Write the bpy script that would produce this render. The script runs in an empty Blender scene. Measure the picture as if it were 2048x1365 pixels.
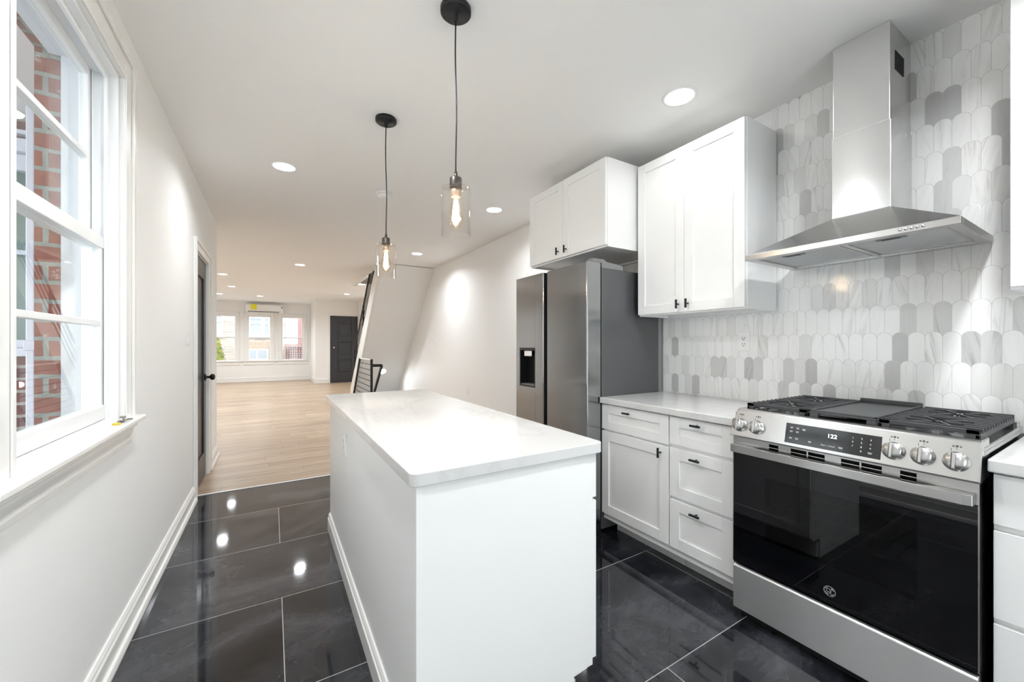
import bpy, bmesh, math, random
from mathutils import Vector, Matrix
random.seed(7)
S = bpy.context.scene
COL = S.collection
PI = math.pi

# ---------------------------------------------------------------- camera, sky, exposure
YAW = math.atan2(479.0, 791.0)
cam_d = bpy.data.cameras.new('camera')
cam = bpy.data.objects.new('camera', cam_d)
COL.objects.link(cam)
cam.location = (0, 0, 1.26)
cam.rotation_euler = (PI / 2, 0, -YAW)
cam_d.sensor_fit = 'HORIZONTAL'
cam_d.sensor_width = 36.0
cam_d.lens = 36.0 * 791.0 / 2048.0
cam_d.shift_y = 7.5 / 2048.0
cam_d.clip_start = 0.02
S.camera = cam

S.view_settings.view_transform = 'Standard'
S.view_settings.look = 'None'
S.view_settings.gamma = 1.0
S.view_settings.use_curve_mapping = False
S.view_settings.exposure = 1.45

wd = bpy.data.worlds.new('overcast_sky')
S.world = wd
wd.use_nodes = True
bg = wd.node_tree.nodes['Background']
bg.inputs[0].default_value = (0.90, 0.95, 1.0, 1)
SKY = 1.5
bg.inputs[1].default_value = SKY

LAMP_W = 3.8        # each recessed downlight
PEND_W = 15.0       # each pendant bulb
DAY_W = 0.6        # daylight through the rear kitchen window

S.cycles.max_bounces = 10
S.cycles.diffuse_bounces = 6
S.cycles.glossy_bounces = 5
S.cycles.transparent_max_bounces = 16
S.cycles.sample_clamp_indirect = 6.0
S.cycles.caustics_reflective = False
S.cycles.caustics_refractive = False
S.cycles.use_denoising = True


def area_light(name, loc, rot, sx, sy, watts, color, shape='RECTANGLE', spread=PI):
    d = bpy.data.lights.new(name, 'AREA')
    d.shape = shape
    d.size = sx
    d.size_y = sy
    d.energy = watts
    d.color = color
    d.spread = spread
    o = bpy.data.objects.new(name, d)
    COL.objects.link(o)
    o.location = loc
    o.rotation_euler = rot
    return o


# daylight entering by the glazed rear door; the other windows pass the sky itself, helped by portals
area_light('daylight_rear', (0.8, -1.58, 1.15), (PI / 2, 0, 0), 1.6, 1.9, DAY_W, (0.92, 0.96, 1.0))


def portal(loc, rot, sx, sy):
    o = area_light('sky_portal', loc, rot, sx, sy, 1, (1, 1, 1))
    o.data.cycles.is_portal = True


portal((-0.80, 1.83, 1.66), (PI / 2, 0, -PI / 2), 0.9, 1.5)
portal((-0.4, 16.32, 1.48), (PI / 2, 0, PI), 2.9, 1.6)


# ---------------------------------------------------------------- materials
M = {}


def new_mat(name):
    m = bpy.data.materials.new(name)
    m.use_nodes = True
    M[name] = m
    nt = m.node_tree
    return m, nt, nt.nodes, nt.links, nt.nodes['Principled BSDF']


def mat(name, col, rough=0.5, metal=0.0, coat=0.0, spec=0.5, emis=None, estr=0.0, ior=None):
    m, nt, n, l, p = new_mat(name)
    p.inputs['Base Color'].default_value = (*col, 1)
    p.inputs['Roughness'].default_value = rough
    p.inputs['Metallic'].default_value = metal
    p.inputs['Coat Weight'].default_value = coat
    p.inputs['Coat Roughness'].default_value = 0.05
    p.inputs['Specular IOR Level'].default_value = spec
    if ior:
        p.inputs['IOR'].default_value = ior
    if emis:
        p.inputs['Emission Color'].default_value = (*emis, 1)
        p.inputs['Emission Strength'].default_value = estr
    return m


def nd(n, t, **kw):
    x = n.new(t)
    for k, v in kw.items():
        setattr(x, k, v)
    return x


class G:
    """tiny node-graph helper for arithmetic"""
    def __init__(s, nt):
        s.nt = nt
        s.n = nt.nodes
        s.l = nt.links

    def m(s, op, a, b=None, c=None):
        x = s.n.new('ShaderNodeMath')
        x.operation = op
        for i, v in enumerate((a, b, c)):
            if v is None:
                continue
            if isinstance(v, (int, float)):
                x.inputs[i].default_value = v
            else:
                s.l.new(v, x.inputs[i])
        return x.outputs[0]

    def comb(s, a, b, c=0.0):
        x = s.n.new('ShaderNodeCombineXYZ')
        for i, v in enumerate((a, b, c)):
            if isinstance(v, (int, float)):
                x.inputs[i].default_value = v
            else:
                s.l.new(v, x.inputs[i])
        return x.outputs[0]

    def noise(s, vec, scale, detail=4.0, rough=0.5, dist=0.0):
        x = s.n.new('ShaderNodeTexNoise')
        x.inputs['Scale'].default_value = scale
        x.inputs['Detail'].default_value = detail
        x.inputs['Roughness'].default_value = rough
        x.inputs['Distortion'].default_value = dist
        s.l.new(vec, x.inputs['Vector'])
        return x.outputs[0]

    def white(s, vec):
        x = s.n.new('ShaderNodeTexWhiteNoise')
        x.noise_dimensions = '3D'
        s.l.new(vec, x.inputs['Vector'])
        return x.outputs['Value']

    def ramp(s, fac, stops, interp='LINEAR'):
        x = s.n.new('ShaderNodeValToRGB')
        x.color_ramp.interpolation = interp
        e = x.color_ramp.elements
        while len(e) < len(stops):
            e.new(0.5)
        for i, (p, c) in enumerate(stops):
            e[i].position = p
            e[i].color = (*c, 1) if len(c) == 3 else c
        s.l.new(fac, x.inputs[0])
        return x.outputs[0]

    def mix(s, fac, a, b, blend='MIX'):
        x = s.n.new('ShaderNodeMix')
        x.data_type = 'RGBA'
        x.blend_type = blend
        for sock, v in ((x.inputs[0], fac), (x.inputs[6], a), (x.inputs[7], b)):
            if isinstance(v, (int, float)):
                sock.default_value = v
            elif isinstance(v, tuple):
                sock.default_value = (*v, 1)
            else:
                s.l.new(v, sock)
        return x.outputs[2]

    def uv(s):
        return s.n.new('ShaderNodeTexCoord').outputs['UV']

    def obj(s):
        return s.n.new('ShaderNodeTexCoord').outputs['Object']

    def map(s, vec, loc=(0, 0, 0), scale=(1, 1, 1), rot=(0, 0, 0)):
        x = s.n.new('ShaderNodeMapping')
        x.inputs['Location'].default_value = loc
        x.inputs['Rotation'].default_value = rot
        x.inputs['Scale'].default_value = scale
        s.l.new(vec, x.inputs['Vector'])
        return x.outputs[0]

    def bump(s, height, strength, dist=0.01):
        x = s.n.new('ShaderNodeBump')
        x.inputs['Strength'].default_value = strength
        x.inputs['Distance'].default_value = dist
        s.l.new(height, x.inputs['Height'])
        return x.outputs[0]


def painted(name, col, rough, bump=0.03, scale=60):
    m, nt, n, l, p = new_mat(name)
    g = G(nt)
    p.inputs['Base Color'].default_value = (*col, 1)
    p.inputs['Roughness'].default_value = rough
    h = g.noise(g.obj(), scale, 3)
    l.new(g.bump(h, bump, 0.004), p.inputs['Normal'])
    return m


painted('wall_paint', (0.875, 0.872, 0.862), 0.6, 0.04, 40)
painted('ceiling_paint', (0.90, 0.898, 0.892), 0.6, 0.03, 25)
painted('trim_paint', (0.85, 0.845, 0.83), 0.25, 0.02, 30)
painted('cabinet_paint', (0.86, 0.857, 0.85), 0.33, 0.01, 30)
painted('black_door_paint', (0.022, 0.023, 0.026), 0.32, 0.03, 50)
mat('black_metal', (0.012, 0.012, 0.013), 0.38, 0.3)
mat('grate_iron', (0.055, 0.056, 0.06), 0.42, 0.3)
mat('black_plastic', (0.010, 0.010, 0.011), 0.3)
mat('matte_black', (0.004, 0.004, 0.004), 0.8)
mat('white_plastic', (0.86, 0.86, 0.85), 0.3)
mat('vinyl', (0.86, 0.87, 0.88), 0.3)
mat('chrome', (0.75, 0.75, 0.76), 0.12, 1.0)
mat('cement', (0.62, 0.63, 0.66), 0.9)
mat('downspout_paint', (0.66, 0.69, 0.78), 0.5)
mat('green_pane', (0.13, 0.20, 0.185), 0.15)
mat('grey_pane', (0.42, 0.44, 0.47), 0.12)
mat('screen_black', (0.010, 0.010, 0.011), 0.09)
mat('legend_white', (0.75, 0.75, 0.75), 0.6)
mat('digit_glow', (0.9, 0.9, 0.9), 0.5, emis=(1, 1, 1), estr=1.6)
mat('print_grey', (0.08, 0.08, 0.085), 0.6)
mat('lamp_lens', (1, 1, 1), 0.4, emis=(1.0, 0.97, 0.93), estr=9.0)
mat('filament', (1, 0.8, 0.5), 0.4, emis=(1.0, 0.80, 0.55), estr=60.0)
mat('bronze', (0.10, 0.085, 0.075), 0.35, 0.7)
mat('copper_inner', (0.55, 0.42, 0.32), 0.4, 0.6)
mat('label_yellow', (0.86, 0.80, 0.02), 0.5)
mat('key_yellow', (0.75, 0.58, 0.03), 0.4)
mat('key_steel', (0.30, 0.28, 0.25), 0.3, 1.0)
mat('asphalt', (0.28, 0.28, 0.28), 0.9)
mat('fridge_side', (0.12, 0.122, 0.126), 0.36, 0.4)
mat('fridge_trim', (0.35, 0.35, 0.36), 0.4, 0.5)
mat('grey_plastic', (0.22, 0.22, 0.225), 0.45)
mat('filter_mesh', (0.52, 0.53, 0.54), 0.45, 0.6)
mat('burner_cap', (0.02, 0.02, 0.021), 0.45)
mat('burner_alu', (0.45, 0.45, 0.46), 0.35, 0.9)
mat('quartz_plain', (0.84, 0.835, 0.825), 0.12)


def stainless(name, col, rough, aniso, turn):
    """brushed steel: fine grain, highlights drawn out across the grain"""
    m, nt, n, l, p = new_mat(name)
    g = G(nt)
    p.inputs['Metallic'].default_value = 1.0
    sc = (6, 1500, 1) if turn else (1500, 6, 1)
    nz = g.noise(g.map(g.uv(), scale=sc), 1.0, 2)
    big = g.noise(g.map(g.uv(), scale=(3, 3, 1)), 1.0, 2)
    c = g.ramp(nz, [(0.3, tuple(x * 0.97 for x in col)), (0.7, tuple(min(1, x * 1.02) for x in col))])
    l.new(c, p.inputs['Base Color'])
    r2 = g.m('ADD', rough, g.m('MULTIPLY', g.m('SUBTRACT', big, 0.5), 0.06))
    l.new(r2, p.inputs['Roughness'])
    # large, very shallow waves in the sheet
    l.new(g.bump(g.noise(g.map(g.uv(), scale=(2.2, 1.6, 1)), 1.0, 1), 0.06, 0.02), p.inputs['Normal'])
    p.inputs['Anisotropic'].default_value = aniso
    p.inputs['Anisotropic Rotation'].default_value = 0.25 if turn else 0.0
    tg = n.new('ShaderNodeTangent')
    tg.direction_type = 'UV_MAP'
    l.new(tg.outputs[0], p.inputs['Tangent'])
    return m


stainless('steel', (0.54, 0.535, 0.525), 0.24, 0.5, True)
stainless('steel_vertical', (0.66, 0.66, 0.655), 0.26, 0.9, True)
stainless('steel_fridge', (0.36, 0.365, 0.372), 0.17, 0.8, False)
stainless('steel_drawer', (0.70, 0.70, 0.705), 0.42, 0.7, True)


def thin_glass(name, tint, base, edge, rough=0.0):
    """clear pane: transparent with a fresnel-weighted mirror"""
    m, nt, n, l, p = new_mat(name)
    g = G(nt)
    n.remove(p)
    out = n['Material Output']
    t = n.new('ShaderNodeBsdfTransparent')
    t.inputs[0].default_value = (*tint, 1)
    gl = n.new('ShaderNodeBsdfGlossy')
    gl.inputs['Roughness'].default_value = rough
    lw = n.new('ShaderNodeLayerWeight')
    lw.inputs[0].default_value = 0.5
    f = g.m('ADD', base, g.m('MULTIPLY', g.m('POWER', lw.outputs['Facing'], 3.0), edge))
    mx = n.new('ShaderNodeMixShader')
    l.new(f, mx.inputs[0])
    l.new(t.outputs[0], mx.inputs[1])
    l.new(gl.outputs[0], mx.inputs[2])
    l.new(mx.outputs[0], out.inputs[0])
    return m


thin_glass('window_glass', (0.96, 0.98, 0.97), 0.04, 0.35)
thin_glass('pendant_glass', (0.995, 0.985, 0.97), 0.03, 0.5)
thin_glass('bulb_glass', (1.0, 0.95, 0.86), 0.04, 0.4)
thin_glass('oven_pane', (0.22, 0.22, 0.24), 0.045, 0.5)


def black_glass():
    m, nt, n, l, p = new_mat('black_glass')
    p.inputs['Base Color'].default_value = (0.002, 0.002, 0.003, 1)
    p.inputs['Roughness'].default_value = 0.015
    p.inputs['IOR'].default_value = 1.5


black_glass()


def marble_floor():
    m, nt, n, l, p = new_mat('black_marble_tile')
    g = G(nt)
    uv = g.uv()
    v = g.map(uv, loc=(-0.04, 0.268, 0))
    b = n.new('ShaderNodeTexBrick')
    b.offset = 0.5
    b.offset_frequency = 2
    b.squash = 1.0
    b.inputs['Scale'].default_value = 1.0
    b.inputs['Brick Width'].default_value = 1.276
    b.inputs['Row Height'].default_value = 0.6365
    b.inputs['Mortar Size'].default_value = 0.0016
    b.inputs['Mortar Smooth'].default_value = 0.0
    b.inputs['Color1'].default_value = (0, 0, 0, 1)
    b.inputs['Color2'].default_value = (1, 1, 1, 1)
    l.new(v, b.inputs['Vector'])
    # marbling shifts from tile to tile
    sep = n.new('ShaderNodeSeparateColor')
    l.new(b.outputs['Color'], sep.inputs[0])
    off = g.m('MULTIPLY', sep.outputs[0], 9.0)
    x = n.new('ShaderNodeVectorMath')
    x.operation = 'ADD'
    l.new(uv, x.inputs[0])
    l.new(g.comb(off, g.m('MULTIPLY', off, 0.7), off), x.inputs[1])
    st = g.map(x.outputs[0], scale=(0.6, 1.0, 1), rot=(0, 0, 0.35))
    c1 = g.noise(st, 2.0, 9, 0.60, 0.6)
    c2 = g.noise(st, 5.5, 8, 0.65, 1.8)
    cloud = g.ramp(c1, [(0.34, (0.003, 0.0033, 0.0045)), (0.43, (0.008, 0.009, 0.012)), (0.50, (0.017, 0.0185, 0.023)), (0.57, (0.034, 0.036, 0.043)), (0.68, (0.066, 0.069, 0.078))])
    vein = g.m('SUBTRACT', 1.0, g.m('MULTIPLY', g.m('ABSOLUTE', g.m('SUBTRACT', c2, 0.5)), 26.0))
    vein = g.m('MULTIPLY', g.m('MAXIMUM', vein, 0.0), g.m('MULTIPLY', c1, 0.16))
    col = g.mix(vein, cloud, (0.16, 0.165, 0.175))
    col = g.mix(b.outputs['Fac'], col, (0.40, 0.40, 0.41))
    l.new(col, p.inputs['Base Color'])
    rr = g.m('ADD', g.m('MULTIPLY', b.outputs['Fac'], 0.5), g.m('ADD', 0.03, g.m('MULTIPLY', c2, 0.03)))
    l.new(rr, p.inputs['Roughness'])
    p.inputs['IOR'].default_value = 1.6
    h = g.m('ADD', g.m('MULTIPLY', b.outputs['Fac'], -1.0), g.m('MULTIPLY', g.noise(uv, 2.2, 2), 0.6))
    l.new(g.bump(h, 0.05, 0.004), p.inputs['Normal'])


marble_floor()


def wood_floor():
    m, nt, n, l, p = new_mat('oak_planks')
    g = G(nt)
    uv = g.uv()
    b = n.new('ShaderNodeTexBrick')
    b.offset = 0.0
    b.inputs['Scale'].default_value = 1.0
    b.inputs['Brick Width'].default_value = 1.25
    b.inputs['Row Height'].default_value = 0.15
    b.inputs['Mortar Size'].default_value = 0.0016
    b.inputs['Color1'].default_value = (0, 0, 0, 1)
    b.inputs['Color2'].default_value = (1, 1, 1, 1)
    sx = n.new('ShaderNodeSeparateXYZ')
    l.new(uv, sx.inputs[0])
    row = g.m('FLOOR', g.m('DIVIDE', sx.outputs[1], 0.15))
    l.new(g.comb(g.m('ADD', sx.outputs[0], g.m('MULTIPLY', g.white(g.comb(row, 2.3, 0.7)), 1.25)), sx.outputs[1]), b.inputs['Vector'])
    sep = n.new('ShaderNodeSeparateColor')
    l.new(b.outputs['Color'], sep.inputs[0])
    x = n.new('ShaderNodeVectorMath')
    x.operation = 'ADD'
    l.new(uv, x.inputs[0])
    l.new(g.comb(g.m('MULTIPLY', sep.outputs[0], 13.0), 0.0, g.m('MULTIPLY', sep.outputs[0], 5.0)), x.inputs[1])
    grain = g.noise(g.map(x.outputs[0], scale=(0.7, 22, 1)), 1.8, 8, 0.65, 0.6)
    tone = g.ramp(sep.outputs[0], [(0.0, (0.39, 0.28, 0.185)), (0.5, (0.45, 0.335, 0.23)), (1.0, (0.51, 0.39, 0.275))])
    dark = g.ramp(grain, [(0.32, (0.42, 0.37, 0.33)), (0.43, (0.72, 0.69, 0.66)), (0.52, (1.02, 1.01, 1.0)), (0.7, (1.18, 1.18, 1.17))])
    col = g.mix(1.0, tone, dark, 'MULTIPLY')
    col = g.mix(b.outputs['Fac'], col, (0.10, 0.07, 0.05))
    l.new(col, p.inputs['Base Color'])
    l.new(g.m('ADD', 0.24, g.m('MULTIPLY', grain, 0.2)), p.inputs['Roughness'])
    l.new(g.bump(g.m('SUBTRACT', grain, b.outputs['Fac']), 0.12, 0.003), p.inputs['Normal'])


wood_floor()


def fish_tile():
    """long arched mosaic: columns W wide, rows H tall, each tile has a round top over the row above"""
    W, H, Z0 = 0.0545, 0.1318, 1.0265
    m, nt, n, l, p = new_mat('arched_marble_mosaic')
    g = G(nt)
    sep = n.new('ShaderNodeSeparateXYZ')
    l.new(g.uv(), sep.inputs[0])
    y = g.m('ADD', sep.outputs[0], 1.1073)
    z = g.m('SUBTRACT', sep.outputs[1], Z0)
    zz = g.m('DIVIDE', z, H)
    r0 = g.m('FLOOR', zz)
    fz = g.m('MULTIPLY', g.m('SUBTRACT', zz, r0), H)            # metres above this row's start

    def colu(row):
        par = g.m('MULTIPLY', g.m('ABSOLUTE', g.m('MODULO', row, 2.0)), 0.5)
        c = g.m('ADD', g.m('DIVIDE', y, W), par)
        ci = g.m('FLOOR', c)
        return ci, g.m('SUBTRACT', c, ci)
    rb = g.m('SUBTRACT', r0, 1.0)
    cb, ub = colu(rb)
    ca, ua = colu(r0)
    k = g.m('SUBTRACT', g.m('MULTIPLY', ub, 2.0), 1.0)
    arch = g.m('MULTIPLY', g.m('SQRT', g.m('MAXIMUM', g.m('SUBTRACT', 1.0, g.m('MULTIPLY', k, k)), 0.0)), W * 0.5)
    below = g.m('LESS_THAN', fz, arch)

    def sel(a, b_):
        return g.m('ADD', g.m('MULTIPLY', below, a), g.m('MULTIPLY', g.m('SUBTRACT', 1.0, below), b_))
    row = sel(rb, r0)
    ci = sel(cb, ca)
    uu = sel(ub, ua)
    edge = g.m('MULTIPLY', g.m('MINIMUM', uu, g.m('SUBTRACT', 1.0, uu)), W)
    # distance to the round edge, measured along the radius
    rad = g.m('SQRT', g.m('ADD', g.m('POWER', g.m('MULTIPLY', g.m('ABSOLUTE', k), W * 0.5), 2.0), g.m('POWER', fz, 2.0)))
    darc = g.m('ABSOLUTE', g.m('SUBTRACT', rad, W * 0.5))
    g1 = g.m('LESS_THAN', darc, 0.0009)
    inarc = g.m('LESS_THAN', fz, W * 0.5)
    g2 = g.m('LESS_THAN', edge, 0.0008)
    # side joints of the lower tile vanish inside its arch anyway
    grout = g.m('MAXIMUM', g.m('MULTIPLY', g1, inarc), g2)
    idv = g.comb(ci, row, 3.7)
    rnd = g.white(idv)
    rnd2 = g.white(g.comb(ci, row, 9.1))
    rnd3 = g.white(g.comb(ci, row, 17.3))
    base = g.ramp(rnd, [(0.0, (0.90, 0.897, 0.89)), (0.56, (0.87, 0.867, 0.86)), (0.74, (0.79, 0.785, 0.775)), (0.85, (0.64, 0.64, 0.635)), (0.94, (0.54, 0.54, 0.54))], 'CONSTANT')
    # veining: streaks mostly along the tile, tilted on some
    tilt = g.m('MULTIPLY', g.m('SUBTRACT', rnd2, 0.5), 0.7)
    a = g.m('ADD', sep.outputs[0], g.m('MULTIPLY', sep.outputs[1], tilt))
    vv = g.comb(g.m('ADD', g.m('MULTIPLY', a, 46.0), g.m('MULTIPLY', rnd2, 50.0)), g.m('MULTIPLY', sep.outputs[1], 3.5), g.m('MULTIPLY', rnd, 40.0))
    st = g.noise(vv, 1.0, 5, 0.6, 0.8)
    fine = g.noise(g.map(vv, scale=(3, 1.5, 1)), 1.0, 4, 0.6)
    dark = g.ramp(st, [(0.30, (0.68, 0.67, 0.67)), (0.44, (0.94, 0.94, 0.935)), (0.54, (1, 1, 1))])
    amt = g.ramp(rnd3, [(0.0, (0.1, 0.1, 0.1)), (0.55, (0.25, 0.25, 0.25)), (0.75, (0.95, 0.95, 0.95))])
    asep = n.new('ShaderNodeSeparateColor')
    l.new(amt, asep.inputs[0])
    vein = g.mix(asep.outputs[0], (1.0, 1.0, 1.0), dark)
    col = g.mix(1.0, base, vein, 'MULTIPLY')
    col = g.mix(g.m('MULTIPLY', fine, 0.10), col, (0.95, 0.95, 0.95))
    col = g.mix(grout, col, (0.60, 0.60, 0.59))
    l.new(col, p.inputs['Base Color'])
    p.inputs['Roughness'].default_value = 0.16
    l.new(g.m('ADD', 0.13, g.m('MULTIPLY', grout, 0.5)), p.inputs['Roughness'])
    tip = g.m('ADD', g.m('MULTIPLY', rnd3, 0.25), g.m('MULTIPLY', grout, -1.0))
    l.new(g.bump(tip, 0.25, 0.0012), p.inputs['Normal'])


fish_tile()


def quartz():
    m, nt, n, l, p = new_mat('white_quartz')
    g = G(nt)
    v = g.map(g.obj(), scale=(1, 0.55, 1), rot=(0, 0, 0.9))
    a = g.noise(v, 1.7, 8, 0.6, 1.6)
    vein = g.m('SUBTRACT', 1.0, g.m('MULTIPLY', g.m('ABSOLUTE', g.m('SUBTRACT', a, 0.5)), 30.0))
    vein = g.m('MULTIPLY', g.m('MAXIMUM', vein, 0.0), g.m('MULTIPLY', g.noise(v, 3.0, 3), 0.32))
    col = g.mix(vein, (0.65, 0.648, 0.642), (0.41, 0.395, 0.38))
    l.new(col, p.inputs['Base Color'])
    p.inputs['Roughness'].default_value = 0.13


quartz()


def bricks(name, c1, c2, mortar, w, h, ms, seed=0.0, white=0.0, rough=0.9):
    m, nt, n, l, p = new_mat(name)
    g = G(nt)
    uv = g.map(g.uv(), loc=(seed, seed * 0.37, 0))
    wob = g.noise(uv, 9, 3)
    x = n.new('ShaderNodeVectorMath')
    x.operation = 'ADD'
    l.new(uv, x.inputs[0])
    l.new(g.comb(g.m('MULTIPLY', g.m('SUBTRACT', wob, 0.5), 0.012), g.m('MULTIPLY', g.m('SUBTRACT', g.noise(uv, 14, 3), 0.5), 0.012)), x.inputs[1])
    b = n.new('ShaderNodeTexBrick')
    b.inputs['Scale'].default_value = 1.0
    b.inputs['Brick Width'].default_value = w
    b.inputs['Row Height'].default_value = h
    b.inputs['Mortar Size'].default_value = ms
    b.inputs['Mortar Smooth'].default_value = 0.15
    b.inputs['Color1'].default_value = (*c1, 1)
    b.inputs['Color2'].default_value = (*c2, 1)
    b.inputs['Mortar'].default_value = (*mortar, 1)
    l.new(x.outputs[0], b.inputs['Vector'])
    gr = g.noise(uv, 30, 5, 0.6)
    col = g.mix(1.0, b.outputs['Color'], g.ramp(gr, [(0.25, (0.7, 0.7, 0.7)), (0.75, (1.2, 1.2, 1.2))]), 'MULTIPLY')
    if white:
        sp = g.ramp(g.noise(uv, 11, 6, 0.7), [(0.62, (0, 0, 0)), (0.68, (1, 1, 1))])
        s2 = n.new('ShaderNodeSeparateColor')
        l.new(sp, s2.inputs[0])
        col = g.mix(g.m('MULTIPLY', s2.outputs[0], white), col, (0.75, 0.75, 0.76))
    l.new(col, p.inputs['Base Color'])
    p.inputs['Roughness'].default_value = rough
    l.new(g.bump(g.m('SUBTRACT', g.m('MULTIPLY', gr, 0.5), b.outputs['Fac']), 0.6, 0.006), p.inputs['Normal'])


bricks('red_brick', (0.30, 0.115, 0.085), (0.22, 0.085, 0.07), (0.27, 0.28, 0.26), 0.215, 0.0735, 0.009, 0.11, 0.5)
bricks('alley_brick', (0.26, 0.12, 0.10), (0.17, 0.11, 0.115), (0.42, 0.40, 0.37), 0.19, 0.075, 0.010, 0.4)
bricks('street_stone', (0.62, 0.50, 0.41), (0.44, 0.37, 0.33), (0.62, 0.57, 0.52), 0.62, 0.14, 0.02, 0.9)
bricks('street_brick', (0.40, 0.15, 0.13), (0.33, 0.13, 0.12), (0.5, 0.45, 0.42), 0.21, 0.075, 0.012, 0.2)
bricks('tan_brick', (0.52, 0.38, 0.28), (0.46, 0.32, 0.24), (0.55, 0.48, 0.40), 0.09, 0.6, 0.012, 0.0)


def leafy():
    m, nt, n, l, p = new_mat('conifer_leaf')
    g = G(nt)
    c = g.ramp(g.noise(g.obj(), 5, 4), [(0.35, (0.06, 0.12, 0.02)), (0.5, (0.22, 0.26, 0.05)), (0.65, (0.52, 0.36, 0.10))])
    l.new(c, p.inputs['Base Color'])
    p.inputs['Roughness'].default_value = 0.9


leafy()


# ---------------------------------------------------------------- mesh helpers
def bm_new():
    return bmesh.new()


def box(bm, x0, x1, y0, y1, z0, z1):
    if x0 > x1:
        x0, x1 = x1, x0
    if y0 > y1:
        y0, y1 = y1, y0
    if z0 > z1:
        z0, z1 = z1, z0
    v = [bm.verts.new(c) for c in ((x0, y0, z0), (x1, y0, z0), (x1, y1, z0), (x0, y1, z0), (x0, y0, z1), (x1, y0, z1), (x1, y1, z1), (x0, y1, z1))]
    for f in ((3, 2, 1, 0), (4, 5, 6, 7), (0, 1, 5, 4), (1, 2, 6, 5), (2, 3, 7, 6), (3, 0, 4, 7)):
        bm.faces.new([v[i] for i in f])
    return bm


def B(*a):
    """bmesh of one or several boxes (6 numbers each)"""
    bm = bm_new()
    for i in range(0, len(a), 6):
        box(bm, *a[i:i + 6])
    return bm


def prism(bm, pts, axis, a, b):
    """extrude a 2-D polygon along an axis; pts are the two other coordinates in axis order"""
    def P(p, t):
        return {'x': (t, p[0], p[1]), 'y': (p[0], t, p[1]), 'z': (p[0], p[1], t)}[axis]
    v0 = [bm.verts.new(P(p, a)) for p in pts]
    v1 = [bm.verts.new(P(p, b)) for p in pts]
    n = len(pts)
    bm.faces.new(v0[::-1])
    bm.faces.new(v1)
    for i in range(n):
        bm.faces.new((v0[i], v0[(i + 1) % n], v1[(i + 1) % n], v1[i]))
    bmesh.ops.recalc_face_normals(bm, faces=bm.faces)
    return bm


def hexa(bm, p):
    """eight corners: four bottom, four top"""
    v = [bm.verts.new(c) for c in p]
    for f in ((3, 2, 1, 0), (4, 5, 6, 7), (0, 1, 5, 4), (1, 2, 6, 5), (2, 3, 7, 6), (3, 0, 4, 7)):
        bm.faces.new([v[i] for i in f])
    bmesh.ops.recalc_face_normals(bm, faces=bm.faces)
    return bm


def lathe(bm, prof, seg=32, M4=None, cap=True):
    """revolve (r, h) profile about local z, then transform by M4"""
    rings = []
    for r, h in prof:
        ring = []
        for i in range(seg):
            a = 2 * PI * i / seg
            c = Vector((r * math.cos(a), r * math.sin(a), h))
            ring.append(bm.verts.new(M4 @ c if M4 else c))
        rings.append(ring)
    for k in range(len(rings) - 1):
        for i in range(seg):
            f = bm.faces.new((rings[k][i], rings[k][(i + 1) % seg], rings[k + 1][(i + 1) % seg], rings[k + 1][i]))
            f.smooth = True
    if cap:
        bm.faces.new(rings[0][::-1])
        bm.faces.new(rings[-1])
    return bm


def tube(bm, pts, r, seg=10):
    pts = [Vector(p) for p in pts]
    rings = []
    for i, p in enumerate(pts):
        t = (pts[min(i + 1, len(pts) - 1)] - pts[max(i - 1, 0)]).normalized()
        up = Vector((0, 0, 1)) if abs(t.z) < 0.9 else Vector((1, 0, 0))
        a = t.cross(up).normalized()
        b = t.cross(a).normalized()
        rings.append([bm.verts.new(p + r * (math.cos(2 * PI * k / seg) * a + math.sin(2 * PI * k / seg) * b)) for k in range(seg)])
    for i in range(len(rings) - 1):
        for k in range(seg):
            f = bm.faces.new((rings[i][k], rings[i][(k + 1) % seg], rings[i + 1][(k + 1) % seg], rings[i + 1][k]))
            f.smooth = True
    bm.faces.new(rings[0][::-1])
    bm.faces.new(rings[-1])
    return bm


def bar(bm, p, q, w, h):
    """square bar between two points (w sideways, h upright)"""
    p, q = Vector(p), Vector(q)
    t = (q - p).normalized()
    up = Vector((0, 0, 1)) if abs(t.z) < 0.95 else Vector((0, 1, 0))
    a = t.cross(up).normalized() * w / 2
    b = a.cross(t).normalized() * h / 2
    hexa(bm, [p - a - b, p + a - b, q + a - b, q - a - b, p - a + b, p + a + b, q + a + b, q - a + b])
    return bm


def T(x, y, z, rx=0, ry=0, rz=0):
    return Matrix.Translation((x, y, z)) @ Matrix.Rotation(rz, 4, 'Z') @ Matrix.Rotation(ry, 4, 'Y') @ Matrix.Rotation(rx, 4, 'X')


def obj(name, bm, m, parent=None, bev=0.0, seg=2, smooth=False):
    bm.normal_update()
    uvl = bm.loops.layers.uv.verify()
    for f in bm.faces:
        n = f.normal
        ax = max(range(3), key=lambda i: abs(n[i]))
        for lp in f.loops:
            c = lp.vert.co
            lp[uvl].uv = (c.y, c.z) if ax == 0 else ((c.x, c.z) if ax == 1 else (c.x, c.y))
        if smooth:
            f.smooth = True
    me = bpy.data.meshes.new(name)
    bm.to_mesh(me)
    bm.free()
    me.materials.append(M[m])
    o = bpy.data.objects.new(name, me)
    COL.objects.link(o)
    if parent:
        o.parent = parent
        if parent.type == 'EMPTY':
            o.matrix_parent_inverse = Matrix.Translation(-parent.location)
    if bev:
        b = o.modifiers.new('bevel', 'BEVEL')
        b.width = bev
        b.segments = seg
        b.limit_method = 'ANGLE'
        b.angle_limit = 0.6
    return o


def tag(o, label, cat, group=None, kind=None):
    o['label'] = label
    o['category'] = cat
    if group:
        o['group'] = group
    if kind:
        o['kind'] = kind
    return o


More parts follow.
